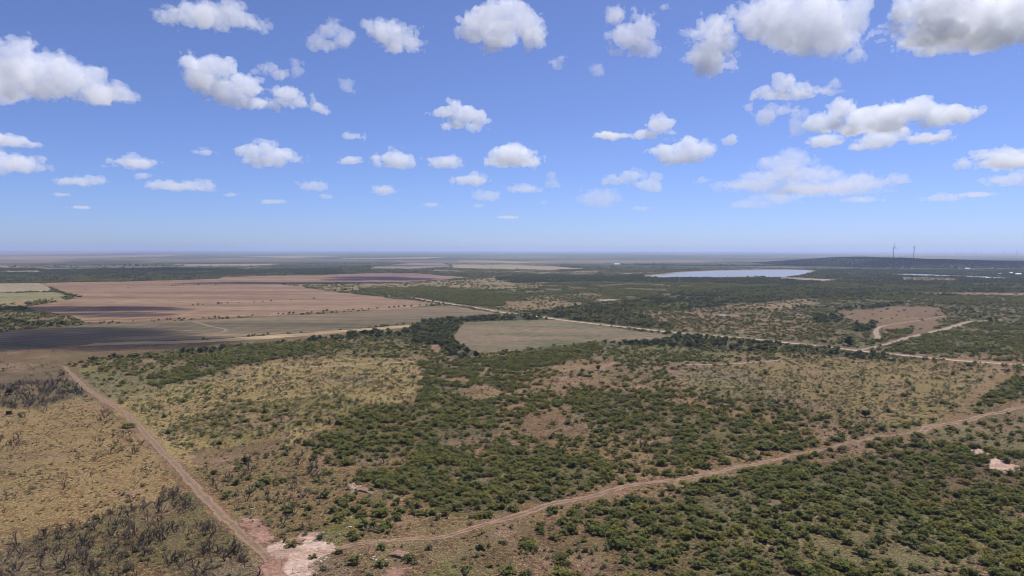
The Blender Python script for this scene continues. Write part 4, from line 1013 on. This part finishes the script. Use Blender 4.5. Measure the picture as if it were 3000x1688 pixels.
# farm buildings
def building(px, py, w, d, h, label, wallm, roofm, rz=.2, name='barn', doors=1):
    x, y = spot(px, py); e = obj(name, None, loc=(x, y, 0), rot=(0, 0, rz)); tag(e, label, name.replace('_', ' '))
    mb = MB(); hw, hd = w / 2, d / 2; rg_ = h + d * .28
    V = [(-hw, -hd, -.1), (hw, -hd, -.1), (hw, hd, -.1), (-hw, hd, -.1), (-hw, -hd, h), (hw, -hd, h), (hw, hd, h), (-hw, hd, h), (-hw, 0, rg_), (hw, 0, rg_)]
    obj('wall', mesh_from('wall', V, [(0, 1, 5, 4), (1, 2, 6, 9, 5), (2, 3, 7, 6), (3, 0, 4, 8, 7)], [wallm]), e)
    o = .5; k = .28; V = []
    for s in (-1, 1):
        V += [(-hw - o, s * (hd + o), h - o * k + .12), (hw + o, s * (hd + o), h - o * k + .12), (-hw - o, 0, rg_ + .12), (hw + o, 0, rg_ + .12), (-hw - o, s * (hd + o), h - o * k), (hw + o, s * (hd + o), h - o * k), (-hw - o, 0, rg_), (hw + o, 0, rg_)]
    F = []
    for b_ in (0, 8): F += [(b_, b_ + 1, b_ + 3, b_ + 2), (b_ + 4, b_ + 6, b_ + 7, b_ + 5), (b_, b_ + 4, b_ + 5, b_ + 1), (b_, b_ + 2, b_ + 6, b_ + 4), (b_ + 1, b_ + 5, b_ + 7, b_ + 3)]
    obj('roof', mesh_from('roof', V, F, [roofm]), e)
    for q in range(doors):
        mb = MB(); mb.box((-hw + w * (q + .5) / doors, -hd - .04, h * .4), (min(3.4, w * .3), .1, h * .8)); obj('door', mb.mesh('door', M_GLASS), e)
    for q in (-.35, .35):
        mb = MB(); mb.box((hw + .03, d * q, h * .6), (.1, d * .15, h * .3)); obj('window', mb.mesh('window', M_GLASS), e)
building(1807, 777, 32, 16, 6, 'lone white-roofed barn in the dark plain left of the lake', M_WALL, M_METAL, .1)
building(2833, 789.5, 22, 12, 5, 'white-roofed barn at the foot of the mesa', M_WALL, M_METAL, -.1)
building(2885, 817, 20, 10, 4.5, 'white-roofed shed just below the narrow pond', M_WALL, M_METAL, .15)
building(2961, 803, 17, 10, 4.5, 'white-roofed farmhouse beyond the right end of the pond', M_WALL, M_METAL, .3, 'farmhouse', 2)
building(2983, 807, 20, 11, 5, 'pale barn next to the farmhouse at the right edge', M_WALL, M_METAL, -.2)
building(2926, 805, 16, 9, 4, 'rust-coloured barn on the bare yard left of the farmhouse', M_REDW, M_METAL, .2)
building(233, 870, 9, 5, 2.6, 'small dark shed at the corner of the ploughed field', M_REDW, M_REDW, .4, 'shed')
sheet('farmyard', [(2905,806),(2930,802),(2985,804),(3010,808),(2960,810),(2915,809)], M_PALE, .2, 'pale bare farmyard beyond the right end of the pond', seed=51)

# box blind on the left grassland
x, y = spot(26, 1214); e = obj('hunting_blind', None, loc=(x, y, 0), rot=(0, 0, .25)); tag(e, 'small dark brown box blind standing alone on the left grassland', 'box blind')
mb = MB(); mb.box((0, 0, 1.15), (2.5, 1.7, 1.5)); obj('wall', mb.mesh('wall', M_DKBOX), e)
mb = MB(); mb.box((0, 0, 1.96), (2.8, 2.0, .1)); obj('roof', mb.mesh('roof', M_DKBOX), e)
mb = MB(); mb.box((-1.27, .1, 1.2), (.06, .8, 1.2)); obj('door', mb.mesh('door', M_GREYM), e)
mb = MB(); mb.box((0, -.86, 1.4), (1.2, .05, .3)); obj('window', mb.mesh('window', M_GLASS), e)
for sx in (-1.1, 1.1):
    for sy in (-.7, .7): mb = MB(); mb.box((sx, sy, .18), (.12, .12, .56)); obj('leg', mb.mesh('leg', M_WOOD), e)

# wire fence along the left track and the gate by the sand
fpts = smooth_line(ground(*np.array([(196,1105),(300,1190),(400,1282),(500,1388),(600,1492),(700,1592),(765,1645),(812,1690)], float).T), n=30)
s = np.concatenate([[0], np.cumsum(np.linalg.norm(np.diff(fpts, axis=0), axis=1))]); ks = np.arange(0, s[-1], 6.5)
FX = np.interp(ks, s, fpts[:, 0]); FY = np.interp(ks, s, fpts[:, 1])
e = obj('wire_fence', None, loc=(FX[-1], FY[-1], 0)); tag(e, 'long wire fence on thin posts along the left dirt track', 'fence')
mb = MB(); mb.tube([(0, 0, -.3), (0, 0, 1.35)], [.06, .055], 5); POST = mb.mesh('post', M_WOOD)
for a, b_ in zip(FX, FY): obj('post', POST, e, loc=(a - FX[-1], b_ - FY[-1], 0))
for h in (.45, .85, 1.25):
    mb = MB(); mb.tube([(a - FX[-1], b_ - FY[-1], h) for a, b_ in zip(FX, FY)], [.012] * len(FX), 3, cap=False); obj('wire', mb.mesh('wire', M_GREYM), e)
def gate(p, q, label):
    a = spot(*p); b_ = spot(*q); L = float(np.hypot(*(b_ - a))); rz = math.atan2(b_[1] - a[1], b_[0] - a[0])
    e = obj('farm_gate', None, loc=(a[0], a[1], 0), rot=(0, 0, rz)); tag(e, label, 'gate')
    for k in (0, L): mb = MB(); mb.tube([(k, 0, -.3), (k, 0, 1.7)], [.075, .07], 8); obj('post', mb.mesh('post', M_WOOD), e)
    for h in (.35, .65, .95, 1.25): mb = MB(); mb.tube([(.12, 0, h), (L - .12, 0, h)], [.03, .03], 5); obj('rail', mb.mesh('rail', M_GREYM), e)
    mb = MB(); mb.tube([(L / 2, 0, .3), (L / 2, 0, 1.3)], [.03, .03], 5); obj('brace', mb.mesh('brace', M_GREYM), e)
gate((858, 1681), (905, 1672), 'metal farm gate across the sandy clearing at the bottom edge')
x, y = spot(826, 1655); mb = MB(); mb.tube([(0, 0, -.3), (0, .02, .9), (.02, 0, 1.5)], [.09, .085, .08], 7)
e = obj('corner_post', mb.mesh('corner_post', M_WOOD), loc=(x, y, 0)); tag(e, 'thick wooden corner post at the left edge of the sandy clearing', 'post')

# fallen bleached logs and stones by the wash
def log(px, py, L, rz, label, r=.22):
    x, y = spot(px, py); rs = random.Random(px); e = obj('fallen_log', None, loc=(x, y, 0), rot=(0, 0, rz)); tag(e, label, 'log', 'bleached logs by the wash')
    mb = MB(); mb.tube([(-L / 2, 0, r * .8), (-L / 4, .1, r * .9), (L / 6, -.08, r), (L / 2, .12, r * .9)], [r * .7, r, r * .95, r * .6], 7); obj('trunk', mb.mesh('trunk', M_PALEWOOD, True), e)
    mb = MB(); mb.tube([(L / 6, 0, r), (L / 4, .3, r + .35), (L / 3, .55, r + .6)], [r * .5, r * .4, r * .2], 5); obj('branch', mb.mesh('branch', M_PALEWOOD, True), e)
log(1022, 1546, 2.4, .5, 'forked bleached log lying left of the central thicket', .2); log(1059, 1551, 1.9, -.1, 'short bleached log in the middle of the three by the wash')
log(1121, 1556, 2.1, -.08, 'straight bleached log farthest right, under the mesquites'); log(741, 1492, 2.6, .9, 'grey fallen trunk beside the left dirt track', .2)
def rock_mesh(seed):
    rs = np.random.default_rng(seed); V = []; F = []
    for i in range(5):
        th = math.pi * (i + .5) / 5 * .62
        for k in range(7):
            a = 2 * math.pi * k / 7; q = rs.uniform(.75, 1.2); V.append((math.sin(th) * math.cos(a) * q, math.sin(th) * math.sin(a) * q, math.cos(th) * .7 * rs.uniform(.85, 1.1) - .1))
    for i in range(4):
        for k in range(7): F.append((i * 7 + k, (i + 1) * 7 + k, (i + 1) * 7 + (k + 1) % 7, i * 7 + (k + 1) % 7))
    F.append(tuple(range(7))); return mesh_from('rock', V, F, [M_ROCK])
ROCKS = [rock_mesh(i) for i in range(4)]
for i, (px, py, s_) in enumerate([(905,1590,.5),(918,1578,.4),(930,1568,.45),(947,1560,.4),(925,1598,.35),(940,1603,.4),(957,1598,.3),(972,1596,.35),(910,1610,.3),(940,1645,.5),(950,1640,.4),(955,1634,.5),(1095,1632,.5),(1102,1640,.45),(1092,1637,.4),(1130,1640,.4),(1112,1583,.35),(1030,1517,.4),(1045,1505,.4),(1036,1432,.4),(1040,1420,.45),(995,1565,.35),(1012,1562,.3),(1055,1625,.35)]):
    x, y = spot(px, py); o = obj('rock', ROCKS[i % 4], loc=(x, y, 0), rot=(0, 0, i * 1.3)); o.scale = (s_ * 1.3, s_, s_)
    zone_ = 'edge of the sandy clearing' if px < 980 and py < 1620 else ('lower side of the sandy clearing' if px < 980 else ('red gully near the bottom edge' if py > 1600 else 'wash left of the central thicket'))
    tag(o, 'pale caliche rock at the ' + zone_, 'rock', 'pale rocks at the ' + zone_); REFINE.append((o, px, py, s_))
# cut banks of the little gullies
M_BANK = field_mat('eroded_red_bank', (.19, .115, .08), (.14, .08, .058), (.24, .15, .11), 0, 2, patch=.3, frayed=0)
def bank(pts, h, label):
    W = smooth_line(ground(*np.array(pts, float).T), n=6); c = W.mean(0); t = np.gradient(W, axis=0); t /= np.linalg.norm(t, axis=1)[:, None]; n_ = np.stack([-t[:, 1], t[:, 0]], -1)
    if n_[:, 1].mean() < 0: n_ = -n_
    K = len(W); jj = .7 + .6 * vnoise2(np.arange(K) * .9, np.arange(K) * 0 + 2.2); prof = [(0, -.05), (.15, .75), (.5, 1.0), (2.2, .85), (4.5, -.05)]
    tap = np.sin(np.linspace(0, math.pi, K)) ** .5; V = []; F = []; m = len(prof)
    for i in range(K):
        for d, z in prof: V.append((*(W[i] - c + n_[i] * d * (1 + .2 * jj[i])), h * z * jj[i] * tap[i] - .03))
    for i in range(K - 1):
        for k in range(m - 1): F.append((i * m + k, i * m + k + 1, (i + 1) * m + k + 1, (i + 1) * m + k))
    tag(obj('earth_bank', mesh_from('earth_bank', V, F, [M_BANK]), loc=(c[0], c[1], 0)), label, kind='structure')
bank([(838,1598),(858,1594),(880,1597),(892,1594)], .7, 'dark cut bank on the upper edge of the sandy clearing')
bank([(1135,1628),(1160,1634),(1185,1640),(1200,1643)], 1.0, 'dark gully bank below the dirt track near the bottom')
bank([(1040,1438),(1062,1442),(1085,1448)], .8, 'dark cut bank at the left of the central thicket')

# single trees one can point at
def solo(px, py, form, s_, label, name='oak_tree', sz=1.0, cat='tree', group=None):
    x, y = spot(px, py); place(name, (('crown', form[0]), ('trunk', form[1])), x, y, s_, px * .37, label, cat, group, sz=sz)
solo(716, 1358, DARK[0], .62, 'lone dark juniper above its own shadow right of the left track', 'juniper_tree')
solo(694, 1360, MESQ[2], .6, 'small thin tree touching the lone dark juniper', 'mesquite_tree')
solo(28, 1156, DARK[1], .95, 'broad black-green tree in the dead brush at the left edge', 'juniper_tree', .8)
solo(2489, 1012, DARK[0], 2.0, 'very big round dark tree standing alone above the gravel road', 'oak_tree', .85)
solo(2535, 1222, DARK[1], .85, 'dark round tree alone on the right yellowish grassland', 'juniper_tree', .9)
solo(1112, 1657, MESQ[1], .85, 'round dense bush below the red gully near the bottom edge', 'mesquite_tree', 1.0)
solo(1200, 1640, MESQ[3], 1.0, 'mesquite leaning over the dark gully near the bottom edge', 'mesquite_tree')
solo(1122, 1606, MESQ[4], .8, 'mesquite bush growing on the red track next to the sandy clearing', 'mesquite_tree', .85)
solo(918, 1634, MESQ[5], .6, 'low bush on the islet in the sandy clearing', 'mesquite_tree', .7)
solo(992, 1622, MESQ[6], .65, 'low bush at the right rim of the sandy clearing', 'mesquite_tree', .8)
solo(1692, 1525, MESQ[0], 1.0, 'round grey-green mesquite right below the middle of the red track', 'mesquite_tree', 1.0)
solo(1838, 1475, DARK[1], .55, 'small very dark tree at the lower side of the red track', 'juniper_tree', .9)
solo(2243, 1500, DARK[0], .5, 'small black-looking bush deep in the foreground thicket', 'juniper_tree', .6)
solo(1370, 1036, DARK[0], 1.1, 'tallest dark tree at the lower left corner of the oval meadow', 'oak_tree', 1.1)
solo(1395, 1048, DARK[1], 1.0, 'dark pointed tree just right of the meadow corner', 'oak_tree', 1.15)
solo(1752, 1085, OAK[1], .75, 'single tree by the short red path stub', 'oak_tree', 1.1)
# shrubs in rows on the ploughed field
ROWS = [('lower edge of the ploughed field', [(295,946,.5),(305,944.5,.6),(330,944.5,.7),(390,942,.4),(445,940,.5),(465,939,.6),(490,938,.8),(500,937,.6),(525,936,.8),(540,936,.6),(570,934,.4),(595,933,.5),(612,931,.4),(630,931,.8),(640,930,.6),(700,928,.4),(740,926,.6),(785,924,.4),(815,921,.7),(830,921,.6),(848,919,.9),(860,919,.8),(913,917,.7),(948,913,.7),(958,912,1.0),(985,912,.4),(1020,910,.6),(1035,909,.7),(1060,907.5,.6),(1080,906.5,.6),(1105,905,.7),(1140,902,.7),(1155,901,.8),(1168,900,.8),(1185,899,.9),(1205,898,.8),(1230,896,.7),(1250,894.5,.8),(1265,893,.8),(1285,891.5,.7),(1300,890.5,.8)]),
        ('upper middle of the ploughed field', [(250,849,.6),(375,844.5,.6),(480,840,.5),(505,838.5,.8),(514,838,.9),(526,837.5,.7),(538,836.5,.9),(570,836,.7),(582,835.5,1.1),(603,835,.6),(632,834.5,.9),(710,834,.6)]),
        ('centre of the ploughed field', [(565,894.5,.6),(580,894,.8),(595,893.5,.5),(640,891,1.0),(648,890.5,.7),(667,889.5,.6),(700,888,.5),(745,886,.5),(770,884.5,.6),(795,883,.7),(853,880,.5),(885,878,.5),(920,876,.8)])]
for row, pts in ROWS:
    for i, (px, py, k) in enumerate(pts):
        x, y = spot(px, py); sz_ = 'big' if k >= .8 else ('medium' if k >= .6 else 'tiny')
        where = 'left' if i < len(pts) / 3 else ('middle' if i < len(pts) * 2 / 3 else 'right')
        o = place('field_shrub', (('crown', OAK[i % 4][0]), ('trunk', OAK[i % 4][1])), x, y, k * .85, i * 1.7, '%s dark shrub, %s of the row, %s' % (sz_, where, row), 'shrub', 'shrub row on the ' + row, z=.1, sz=.8); REFINE.append((o, px, py, k))
# hedge beside the green field
for i in range(16):
    t = i / 15; px = 150 + 62 * t; py = 848.5 + 20 * t; x, y = spot(px, py)
    o = place('hedge_shrub', (('crown', OAK[i % 4][0]), ('trunk', OAK[i % 4][1])), x, y, .55 + .35 * t, i * 2.1, 'dark shrub in the hedge left of the ploughed field', 'shrub', 'hedge at the left of the ploughed field', sz=.8); REFINE.append((o, px, py, .55 + .35 * t))
print('things', time.time() - T0)

# look-alikes: say which one, by size, by part of their stand, then by count from the left
def tell_apart():
    from collections import defaultdict
    def cut(vals, names):
        r = np.argsort(np.argsort(vals)); return [names[int(k * len(names) / len(vals))] for k in r]
    G = defaultdict(list)
    for o, px, py, s_ in REFINE: G[o['label']].append((o, px, py, s_))
    num = ['leftmost'] + [k + ' from left' for k in 'second third fourth fifth sixth seventh eighth ninth tenth eleventh twelfth thirteenth fourteenth fifteenth sixteenth seventeenth eighteenth nineteenth twentieth twenty-first twenty-second twenty-third twenty-fourth twenty-fifth twenty-sixth twenty-seventh twenty-eighth twenty-ninth thirtieth'.split()]
    for lb, L in G.items():
        if len(L) < 2: continue
        px = np.array([l[1] for l in L]); py = np.array([l[2] for l in L]); sz = np.array([l[3] for l in L])
        sized = lb.split()[0] in ('big', 'medium', 'tiny')
        S = [''] * len(L) if (len(L) < 9 or sized) else [k + ' ' for k in cut(sz, ['small', 'medium', 'large'])]
        P = [''] * len(L) if len(L) < 27 else [', ' + k for k in cut(px, ['left part', 'middle part', 'right part'])]
        Q = [''] * len(L) if len(L) < 60 else [k for k in cut(py, [', far side', ', near side'])]
        B = defaultdict(list)
        for i in range(len(L)): B[(S[i], P[i], Q[i])].append(i)
        for (a, b_, c), ii in B.items():
            ii.sort(key=lambda i: px[i])
            for k, i in enumerate(ii):
                t = a + lb + b_ + c
                if len(ii) > 1: t += ', ' + ('rightmost' if k == len(ii) - 1 else num[min(k, len(num) - 1)])
                L[i][0]['label'] = t
tell_apart()

# ------------------------------------------------------------------ the clouds in view
A_, B_, C_ = 0, 1000, 2000
V_ = 3000 / 2576
def vl(*bl): return [(b[0] * V_, b[1] * V_, b[2] * V_, b[3] * V_) for b in bl]
CLOUDS = [
 (lobes(A_,(150,400,170,150),(330,450,150,130),(30,560,170,170),(250,600,250,150),(480,590,200,140),(650,650,180,110),(800,710,150,75),(950,750,120,50),(-150,600,200,170)), 'big white cloud at the left edge, sloping down to the right', 1.0, 1.0),
 (lobes(A_,(1330,130,130,60),(1480,110,150,80),(1600,120,160,110),(1750,100,150,120),(1850,150,120,90),(1940,200,80,60)), 'flat ragged cloud at the top edge, left of centre', .6, 1.2),
 (lobes(A_,(1430,470,70,70),(1500,560,120,110),(1640,500,120,70),(1600,650,140,90),(1740,700,120,70),(1850,650,110,90),(1900,780,110,50),(2050,780,100,40),(2170,720,110,80),(2280,770,100,60),(2400,810,60,35)), 'long stepped cloud right of the big left cloud, tailing off to the right', .8, 1.1),
 (lobes(A_,(2030,510,75,50),(2090,570,55,40)), 'small wispy puff above the long stepped cloud', .35, 1.3),
 (lobes(A_,(2240,540,50,45),(2230,480,30,40)), 'faint wisp right of the small puff, upper left sky', .22, 1.4),
 (lobes(A_,(60,1065,160,42),(-60,1040,150,50)), 'thin cloud at the left edge below the big cloud', .5, 1.0),
 (lobes(A_,(0,1220,200,80),(180,1245,170,62),(-120,1240,150,70)), 'flat-based cloud at the left edge, second above the horizon', .6, 1.0),
 (lobes(A_,(990,1190,60,40),(1000,1230,160,40),(1100,1240,70,35),(890,1220,60,25)), 'small low cloud with a pointed middle, left third of the sky', .45, 1.1),
 (lobes(A_,(580,1370,150,30),(700,1360,90,40),(500,1360,70,20)), 'thin flat cloud low above the horizon at the left', .35, 1.1),
 (lobes(A_,(1240,1400,130,35),(1400,1410,150,32),(1550,1400,80,40),(1140,1390,60,20)), 'long flat low cloud below the left third of the sky', .4, 1.1),
 (lobes(A_,(1890,1140,80,60),(2010,1120,90,60),(2100,1170,120,60),(2000,1210,150,45),(2230,1200,80,28)), 'peaked white cloud low in the sky, left of centre', .8, 1.1),
 (lobes(A_,(2370,1410,100,38)), 'small flat cloud low in the sky below the peaked cloud', .5, 1.1),
 (lobes(A_,(1080,1330,55,22)), 'tiny faint cloud under the pointed low cloud', .3, 1.2),
 (lobes(A_,(1540,1150,60,25)), 'tiny faint cloud left of the peaked cloud', .3, 1.3),
 (lobes(A_,(2450,330,90,50),(2520,220,70,80),(2600,280,110,80)), 'loose white cloud in the upper sky, left neighbour of a twin', .5, 1.3),
 (lobes(B_,(250,210,70,70),(340,260,120,80),(440,300,130,80),(540,350,90,60),(400,350,120,45)), 'ragged white cloud in the upper sky, right one of a pair', .6, 1.3),
 (lobes(B_,(960,160,90,60),(1000,240,120,80),(1130,110,110,100),(1280,70,140,90),(1180,250,200,120),(1380,180,130,120),(1440,290,100,90),(1150,360,130,60)), 'round bulky white cloud at the top edge in the centre', .8, 1.1),
 (lobes(B_,(2060,110,60,60),(2160,260,130,90),(2300,220,90,90),(2240,360,120,60),(2220,130,40,40)), 'shredded white cloud right of the central bulky cloud', .5, 1.5),
 (lobes(B_,(1620,490,55,40),(1660,440,40,25)), 'thin wisp below the central bulky cloud', .25, 1.5),
 (lobes(B_,(1930,530,50,45)), 'thin curl of cloud below the shredded cloud', .25, 1.5),
 (lobes(B_,(20,640,60,50)), 'small faint cloud alone, left of centre', .3, 1.3),
 (lobes(B_,(840,820,80,70),(760,850,90,60),(920,870,110,70),(1030,890,80,60),(880,940,120,40)), 'compact white cloud in the middle of the sky', .75, 1.2),
 (lobes(B_,(420,1210,150,68),(400,1180,90,55)), 'dome-shaped cloud low in the sky, left of the centre', .7, 1.0),
 (lobes(B_,(780,1230,120,48),(800,1200,60,35)), 'smaller dome-shaped cloud just right of another dome', .55, 1.0),
 (lobes(B_,(1230,1170,110,60),(1380,1170,110,65),(1310,1210,190,55),(1300,1140,120,45)), 'oval cauliflower cloud low at the centre of the sky', .9, 1.0),
 (lobes(B_,(960,1360,130,42),(990,1325,60,40)), 'small dome cloud below the centre of the sky', .55, 1.0),
 (lobes(B_,(2020,1025,110,30),(2130,1025,80,20)), 'thin flat strip of cloud right of centre', .5, 1.1),
 (lobes(B_,(2400,950,110,70),(2300,1020,100,38)), 'white cloud leaning up to the right beside a thin strip', .7, 1.1),
 (lobes(C_,(-130,1140,120,55),(20,1120,120,80),(130,1135,110,62),(-20,1195,160,45)), 'broad white cloud below the leaning cloud, right of centre', .85, 1.0),
 (lobes(B_,(2180,1320,90,45),(2080,1360,90,30),(2330,1400,100,50),(2370,1340,60,35)), 'double low cloud right of centre near the horizon', .5, 1.1),
 (lobes(B_,(1600,1390,60,40),(1580,1330,35,30)), 'little ragged cloud low in the sky at the centre right', .35, 1.3),
 (lobes(B_,(1380,1425,120,35)), 'small flat cloud under the oval cauliflower cloud', .4, 1.1),
 (lobes(B_,(80,1030,80,32)), 'small cloud alone in the mid sky, left of centre', .4, 1.2),
 (lobes(B_,(85,1215,90,28)), 'small flat cloud left of the dome-shaped cloud', .4, 1.1),
 (lobes(B_,(320,1430,80,32)), 'small low dome cloud below the dome-shaped cloud', .45, 1.0),
 (lobes(C_,(450,120,150,120),(600,90,150,110),(560,230,130,90),(800,130,220,160),(1050,120,200,140),(1250,150,150,150),(720,230,220,130),(900,290,270,130),(1060,260,260,130),(1150,320,240,120),(1290,420,100,80),(330,230,90,130)), 'biggest white cloud of all, heaped up at the top right', 1.0, 1.0),
 (lobes(C_,(100,270,110,60),(220,230,110,90),(180,380,170,100),(220,490,150,85)), 'white lobe hanging at the left side of the biggest cloud', .8, 1.2),
 (lobes(C_,(1620,160,110,80),(1750,110,130,110),(1900,180,250,140),(2200,160,300,180),(2500,130,300,180),(1950,300,300,75),(2300,290,300,85),(2000,40,250,150)), 'grey-bottomed cloud filling the top right corner', 1.3, .9),
 (lobes(C_,(780,640,100,70),(640,710,90,40),(880,680,90,70),(750,720,140,32)), 'bright humped cloud below the biggest cloud', .65, 1.2),
 (lobes(C_,(1080,690,90,28),(1150,640,50,38)), 'slanting wisp right of the bright humped cloud', .3, 1.3),
 (lobes(C_,(620,880,70,60),(680,810,40,30),(780,830,70,38)), 'loose puffs below the bright humped cloud', .4, 1.4),
 (lobes(C_,(500,810,35,35)), 'tiny puff left of the loose puffs', .3, 1.3),
 (lobes(C_,(850,960,38,65),(900,860,40,35)), 'thin upright wisp at the left end of the long right cloud', .25, 1.4),
 (lobes(C_,(1000,950,80,70),(1180,830,110,75),(1120,930,150,70),(1350,900,150,60),(1480,880,150,80),(1650,860,150,80),(1780,820,140,75),(1950,870,150,70),(2100,860,120,60),(1400,970,240,38)), 'long whale-shaped cloud on the right half of the sky', .9, 1.0),
 (lobes(C_,(1080,1070,120,38)), 'small flat cloud under the left end of the whale-shaped cloud', .5, 1.1),
 (lobes(C_,(1480,1060,160,58),(1350,1110,100,28)), 'pale cloud hanging under the middle of the whale-shaped cloud', .45, 1.2),
 (lobes(C_,(1900,1040,120,33),(1800,1060,90,25),(1980,1010,50,35)), 'slim cloud under the right end of the whale-shaped cloud', .45, 1.2),
 (lobes(C_,(360,1065,55,38)), 'small round puff right of the broad white cloud', .5, 1.2),
 (lobes(C_,(830,1180,130,60),(780,1230,200,48),(600,1350,150,50),(850,1310,220,60),(1050,1330,150,60),(1300,1380,200,60),(500,1400,250,38),(1350,1330,60,30),(1000,1430,380,38)), 'wide hazy cloud heap low on the right', .4, 1.1),
 (lobes(C_,(1610,1350,100,42)), 'small cloud right of the wide hazy heap', .45, 1.1),
 (lobes(C_,(2300,1180,130,38),(2480,1170,120,58),(2450,1230,250,38),(2650,1190,160,60)), 'bright low cloud at the right edge', .65, 1.1),
 (lobes(C_,(2450,1370,150,45),(2560,1330,100,48),(2680,1370,150,50)), 'hazy low cloud at the right edge, under the bright one', .4, 1.1),
 (vl((970,481,27,11)), 'tiny low cloud left of centre near the horizon', .4, 1.1), (vl((1225,494,34,13),(1205,488,20,9)), 'tiny low cloud at the centre near the horizon', .4, 1.1),
 (vl((1515,500,52,20),(1500,490,25,15)), 'small low mound cloud right of centre near the horizon', .35, 1.1), (vl((1085,516,22,6)), 'faint sliver of cloud just above the horizon, centre left', .3, 1.1),
 (vl((690,508,30,6)), 'faint sliver of cloud just above the horizon, left', .3, 1.1), (vl((2370,498,42,10)), 'faint flat cloud just above the horizon, right', .3, 1.1),
 (vl((1890,515,50,12),(1960,500,60,12)), 'faint cloud bank under the wide hazy heap', .25, 1.1), (vl((155,490,18,5)), 'faintest sliver of cloud low at the left', .3, 1.1),
 (vl((2455,490,40,7)), 'faint streak of cloud low at the right edge', .3, 1.1), (vl((1765,455,18,9)), 'tiny puff low in the sky, left of the wide hazy heap', .35, 1.2),
 (vl((580,491,16,5)), 'tiny sliver of cloud low in the left third', .3, 1.1), (vl((1365,510,14,6)), 'tiny puff low, just right of the centre', .3, 1.1), (vl((1280,547,25,4)), 'lowest faint streak of cloud above the centre horizon', .3, 1.0),
 (vl((1610,525,20,6)), 'tiny faint streak of cloud low, right of the mound cloud', .3, 1.1), (vl((205,522,25,4)), 'lowest faint streak of cloud at the left', .3, 1.0), (vl((2170,502,40,8)), 'faint cloud streak under the right end of the hazy heap', .25, 1.1),
 (vl((1545,40,16,18),(1558,28,9,12)), 'torn scrap of cloud above the shredded cloud', .3, 1.4), (vl((1672,18,14,8)), 'tiny scrap of cloud near the top edge, left of the biggest cloud', .3, 1.3), (vl((640,180,14,10),(615,20,8,6)), 'tiny scraps of cloud beside the long stepped cloud', .25, 1.3),
 (vl((820,495,18,7)), 'tiny faint cloud beside a low dome, left of centre', .35, 1.1), (vl((1205,518,14,5)), 'tiny sliver of cloud low at the centre', .3, 1.1),
]
nq = 0
for i, (sp, lb, th, am) in enumerate(CLOUDS):
    o, q = make_cloud(sp, lb, th, am, seed=i); nq += q
print('clouds', len(CLOUDS), nq, time.time() - T0)

# clouds overhead, outside the frame: the photograph shows their shade on the ground
def overhead(px, py, w, d, h, label, seed, thick=1.0, base=CLOUD_BASE):
    g = spot(px, py); k = (base + h / 2) / sun_dir.z
    c = np.array([g[0] + sun_dir.x * k, g[1] + sun_dir.y * k, base + h / 2])
    rs = np.random.default_rng(seed); L = []
    for j in range(7): L.append((c[0] + rs.uniform(-.6, .6) * w, c[1] + rs.uniform(-.6, .6) * d, c[2] + rs.uniform(-.3, .3) * h, .5 * w, .5 * d, .5 * h))
    L = np.array(L); cell = max(w, d) / 26; rad = L[:, 3:]; lo = (L[:, :3] - rad).min(0) - 3 * cell; hi = (L[:, :3] + rad).max(0) + 3 * cell
    n = np.ceil((hi - lo) / cell).astype(int); X, Y, Z = np.meshgrid(*[lo[i] + np.arange(n[i]) * cell for i in range(3)], indexing='ij')
    f = np.full(X.shape, 1e9)
    for l in L: f = np.minimum(f, (np.sqrt(((X - l[0]) / l[3]) ** 2 + ((Y - l[1]) / l[4]) ** 2 + ((Z - l[2]) / l[5]) ** 2) - 1) * l[3:].min())
    s = w * .35
    for j in range(3): f += .22 * s * (np.abs(2 * vnoise3(X / s + seed, Y / s, Z / s) - 1) - .4); s *= .5
    for i in range(3):
        sl_ = [slice(None)] * 3
        for e_ in (0, -1): sl_[i] = e_; f[tuple(sl_)] = np.maximum(f[tuple(sl_)], cell)
    Vv, Q = surface_nets(f, lo, cell); me = mesh_np('cloud', Vv - c, Q, [cloud_mat(float('%.1e' % (thick * 1.6 / h)))], smooth=True)
    tag(obj('cloud', me, loc=tuple(c)), label, 'cloud', 'clouds overhead, out of the frame')
overhead(60, 996, 230, 110, 120, 'cloud overhead whose shade darkens the left end of the olive field', 1)
overhead(330, 983, 120, 40, 90, 'small cloud overhead shading a streak of the olive field', 2, .6)
overhead(230, 903, 190, 70, 110, 'cloud overhead whose shade crosses the left of the ploughed field', 3)
overhead(330, 921, 110, 36, 90, 'small cloud overhead shading the lower ploughed field', 4, .8)
overhead(800, 829, 330, 60, 110, 'cloud overhead whose shade lies on the far ploughed field', 5)
overhead(1130, 816, 200, 160, 130, 'cloud overhead whose shade lies on the dark ploughed field', 6)
overhead(470, 792, 480, 110, 110, 'cloud overhead whose shade lies on the far dark woods behind the ploughed field', 8, 1.2, 2100)
# ------------------------------------------------------------------ haze
hm = bpy.data.materials.new('haze_air'); hm.use_nodes = True; nt = hm.node_tree; nt.nodes.clear()
out = nt.nodes.new('ShaderNodeOutputMaterial'); v = nt.nodes.new('ShaderNodeVolumePrincipled')
v.inputs['Color'].default_value = (.58, .69, .95, 1); v.inputs['Density'].default_value = 5.0e-5; v.inputs['Anisotropy'].default_value = .3
nt.links.new(v.outputs['Volume'], out.inputs['Volume']); hm.cycles.homogeneous_volume = True
H = 90000
vs = [(x, y, z) for x in (-H, H) for y in (-H, H) for z in (-1, 195)]
tag(obj('haze', mesh_from('haze', vs, [(0,1,3,2),(4,6,7,5),(0,4,5,1),(2,3,7,6),(0,2,6,4),(1,5,7,3)], [hm])), 'thin blue summer haze over the whole plain', kind='stuff')
